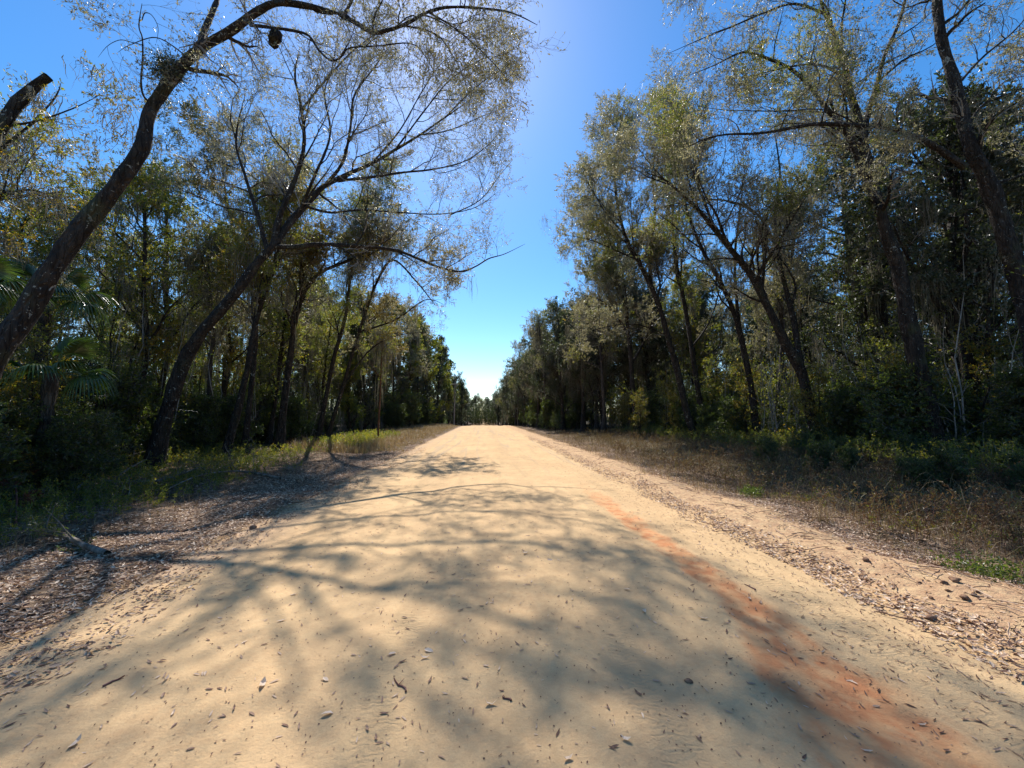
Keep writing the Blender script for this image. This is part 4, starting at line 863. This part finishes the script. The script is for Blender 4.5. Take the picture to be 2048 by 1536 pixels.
# ------------------------------------------------------------------ single small things
def gp(px, py, dz=0.0):
    g = ground_pt(px, py); g[2] = float(gz(g[0], g[1]))+dz; return g
def dead_branch(name, pts, r0, seed, label, n=7, L=.7, mat='dead_wood', lv=None, cat='branch', rl=(.0, .0)):
    rng = R_(seed); P = np.array(pts); b0 = P[0].copy(); root = empty(name, b0); tag(root, label, cat)
    Q, r = resample(P-b0, np.linspace(r0, r0*.25, len(P)), 20)
    b, br = spawn(Q[None], r[None], n, rng, (.1, 1.), (25, 60), L, .4, 7, .2, .12, .6); b2, r2 = spawn(b, br, 4, rng, (.2, 1.), (25, 60), L*.45, .3, 5, .2, .1, .6)
    for a in (b, b2): a[:, :, 2] = np.maximum(a[:, :, 2], -.01)
    obj('wood', mesh_from('wood', [tubes(Q[None], r[None], 10, .12, rng), tubes(b, br, 6), tubes(b2, r2, 4)], [M[mat]]), root)
    if lv: obj('foliage', mesh_from('foliage', [leaves(np.concatenate([b2, resample_batch(b, 5)]), lv[1], rng, lv[2], .3, 0, .02)], [M[lv[0]]], False), root)
    return root
dead_branch('fallen_branch', [gp(215, 1105, .03), gp(165, 1092, .10), gp(120, 1085, .16), gp(60, 1080, .12), gp(-10, 1070, .08)], .035, 201, 'fallen branch with feathery green foliage on the leaf litter at the lower left', 12, .6, lv=('leaf_green', 22, (.02, .045)))
dead_branch('fallen_log', [gp(205, 985, .12), gp(240, 988, .14), gp(285, 985, .15), gp(330, 978, .2), gp(400, 965, .35)], .055, 202, 'short mossy log lying at the foot of the crooked leaning oak', 6, .6)
dead_branch('fallen_log', [gp(240, 1006, .05), gp(270, 1008, .07), gp(300, 1003, .05)], .03, 203, 'smaller broken log lying in front of the mossy one', 3, .3)
dead_branch('fallen_branch', [gp(150, 1010, .25), gp(200, 965, .3), gp(255, 950, .32), gp(300, 935, .4)], .02, 204, 'thin pale branch propped over the leaves left of the mossy log', 5, .6)
dead_branch('fallen_branch', [gp(355, 925, .35), gp(330, 935, .42), gp(300, 941, .36)], .012, 205, 'short pale twig leaning against the crooked oak trunk', 3, .3)
dead_branch('fallen_branch', [gp(560, 960, .06), gp(480, 955, .15), gp(400, 970, .2), gp(330, 990, .15)], .035, 206, 'long dark dead branch lying between the crooked oak and the road', 9, .9)
dead_branch('dead_shrub', [gp(30, 1060, .0), gp(28, 1040, .35), gp(15, 1010, .55), gp(5, 1010, .8)], .014, 207, 'small shrub of dead dark red leaves at the left edge', 8, .4, 'red_stem', ('leaf_rust', 16, (.05, .09)), 'shrub')
dead_branch('dead_shrub', [gp(1485, 898, 0), gp(1480, 890, .4), gp(1482, 890, .9), gp(1480, 890, 1.2)], .014, 208, 'feathery reddish dead shrub standing before the dark straight oak on the right', 16, .7, 'red_stem', None, 'shrub')
dead_branch('dead_weed', [gp(1800, 965, 0), gp(1815, 950, .35), gp(1795, 935, .5), gp(1760, 930, .5), gp(1740, 940, .35)], .008, 209, 'thin pale stem arching over the weeds below the tall forked oak', 6, .5, cat='stem')
dead_branch('dead_weed', [gp(1925, 985, 0), gp(1940, 950, .5), gp(1900, 930, .75), gp(1860, 925, .7)], .008, 210, 'pale arching stem right of the tall forked oak', 6, .5, cat='stem')
dead_branch('dead_weed', [gp(2010, 975, 0), gp(2018, 950, .5), gp(2030, 930, .8), gp(2055, 925, .75)], .009, 211, 'pale curved stem at the right edge above the dark weeds', 5, .5, cat='stem')
dead_branch('dead_weed', [gp(1660, 960, 0), gp(1675, 935, .4), gp(1700, 925, .5), gp(1730, 930, .4)], .008, 212, 'pale bent stems in front of the leaning forked oak', 8, .6, cat='stem')
rng = R_(95)
def tuft(name, p, n, h, mat, label, spread, cat='plant', w=.003, lf=None):
    root = empty(name, p); tag(root, label, cat); x = rng.standard_normal(n)*spread; y = rng.standard_normal(n)*spread
    V, F, mi, a = blades(rng, x+p[0], y+p[1], rng.uniform(.5, 1, n)*h, w, .7); V = V-np.asarray(p)
    pr = [(V, F, 0, a)]
    if lf:
        B = np.stack([x, y, rng.uniform(.2, 1, n)*h], -1); pr.append(leaves(np.stack([B, B+rng.standard_normal((n, 3))*.02], 1), lf, rng, (.02, .045), .5, 0, .03))
    obj('foliage', mesh_from('foliage', pr, [M[mat]], False), root)
tuft('leafy_weed', gp(1502, 990), 90, .16, 'leaf_green', 'bright green low plant at the front of the right verge weeds', .10, lf=9)
tuft('grass_tuft', gp(1785, 1172), 45, .05, 'leaf_rust', 'tiny dark dry tuft on the orange sand ridge', .012, w=.0015)
tuft('leafy_weed', gp(1945, 1140), 120, .13, 'leaf_green', 'pale green grassy tuft at the right edge of the leaf windrow', .16, lf=3)
tuft('leafy_weed', gp(2010, 1165), 140, .15, 'leaf_green', 'fresh green clump nearest the right edge', .14, lf=4)
tuft('grass_tuft', gp(1640, 1035), 120, .35, 'dry_grass', 'upright grey-green grass clump between litter and weeds on the right', .1, w=.0025)
# clods of dirt on the ridge
CL = [(1733, 1133, .030, 'rounded brown clod farthest along the orange sand ridge'), (1700, 1111, .026, 'small rough clod beside the leaf edge on the far part of the ridge'), (1912, 1182, .034, 'largest lumpy dirt clod in the pair on the orange ridge'), (1890, 1184, .026, 'lower clod touching the largest one on the ridge'),
      (1932, 1212, .032, 'tall upright clod with a smaller round one to its right'), (1950, 1209, .022, 'small round clod right of the tall upright one'), (1863, 1202, .018, 'small flat clod left of the paired lumps'), (1840, 1176, .014, 'tiny dark clod near the middle of the ridge'),
      (1958, 1204, .016, 'tiny clod behind the small round one'), (1896, 1195, .015, 'tiny clod below the paired lumps'), (506, 1061, .05, 'dark clod on the left edge of the road by the leaf litter'), (332, 1141, .03, 'small reddish clod at the left road edge'), (1378, 1378, .022, 'dark red crumb of bark on the shaded sand'),
      (1862, 1238, .03, 'flat pinkish clod between ridge and leaf windrow')]
for i, (px, py, r, lab) in enumerate(CL):
    p = gp(px, py, r*.35); K, S = 8, 12; th = np.linspace(0.05, np.pi-.05, K); P = np.stack([0*th, 0*th, -r*.75*np.cos(th)], -1)
    me = mesh_from('clod', [tubes(P[None], (r*np.sin(th)*rng.uniform(.85, 1.15, K))[None], S, .3, rng)], [M['clod']])
    o = obj('dirt_clod', me, None, p); o.rotation_euler = (rng.uniform(-.4, .4), rng.uniform(-.4, .4), rng.uniform(0, 6)); tag(o, lab, 'dirt clod', 'dirt clods along the road edges')
# twigs lying on the sand
TW = [(800, 1392, .16, 'broken reddish twig beside the tread marks in the middle foreground'), (1012, 1420, .05, 'short snapped bark piece in the centre foreground'), (230, 1375, .1, 'forked thin twig on the sand at the lower left'), (1500, 1180, .12, 'thin twig on the pale sand right of the red clay')]
for px, py, L, lab in TW:
    p = gp(px, py, .012); a = rng.uniform(0, 3); d = np.array([math.cos(a), math.sin(a), 0]); Q = np.array([d*L*(t-.5)+rng.standard_normal(3)*[.006, .006, .001] for t in np.linspace(0, 1, 6)])
    Q2 = np.array([Q[3]+t*np.array([d[1], -d[0], .1])*L*.3+t*d*L*.15 for t in np.linspace(0, 1, 4)])
    o = obj('twig', mesh_from('twig', [tubes(Q[None], np.linspace(.006, .003, 6)[None], 6, .2, rng), tubes(Q2[None], np.linspace(.003, .0012, 4)[None], 5)], [M['red_stem']]), None, p); tag(o, lab, 'twig')

# ------------------------------------------------------------------ labels that say which one
ORD = ['nearest', 'second nearest', 'third nearest', 'fourth nearest', 'fifth nearest', 'sixth nearest', 'seventh nearest', 'eighth nearest', 'ninth nearest', 'tenth nearest'] + \
      [w+' nearest' for w in ('eleventh', 'twelfth', 'thirteenth', 'fourteenth', 'fifteenth', 'sixteenth', 'seventeenth', 'eighteenth', 'nineteenth', 'twentieth')]+[f'{i}th nearest' for i in range(21, 90)]
LM = [(40, 'drooping palm at the left edge'), (250, 'left side of the crooked leaning oak'), (385, 'right side of the crooked leaning oak'), (470, 'slanting dark tree on the left'), (560, 'thick bent trunk on the left'),
      (650, 'thin leaning stems on the left'), (757, 'lone red-brown trunk'), (840, 'golden verge on the left'), (905, 'pale utility pole'), (965, 'far end of the road'), (1040, 'far right verge'), (1130, 'dark mass on the right verge'), (1270, 'thick forked oak on the right'),
      (1395, 'two close trunks on the right'), (1515, 'dark straight oak on the right'), (1640, 'leaning forked oak on the right'), (1880, 'tall forked oak on the right'), (2060, 'rightmost oak')]
KD = {'silver': 'grey-twigged hardwood', 'olive': 'olive-leaved hardwood', 'dark': 'dark mossy evergreen', 'column': 'narrow vine-draped tree', 'sapling': 'thin leafy sapling', 'shrub': 'low leafy bush'}
grp = {}
for o, k, x, y, sc, lab in PLACED:
    px, _ = project(np.array([x, y, 1.0])); lm = min(LM, key=lambda t: abs(t[0]-float(px)))[1]
    kd = KD[k]
    if k == 'sapling': kd = ('tall ' if sc > .9 else 'short ')+kd
    grp.setdefault((kd, lm), []).append((x*x+y*y, o))
for (kd, lm), lst in grp.items():
    lst.sort(key=lambda t: t[0])
    for i, (_, o) in enumerate(lst):
        o['label'] = f"{kd} by the {lm}" + (f", {ORD[i]}" if len(lst) > 1 else '')
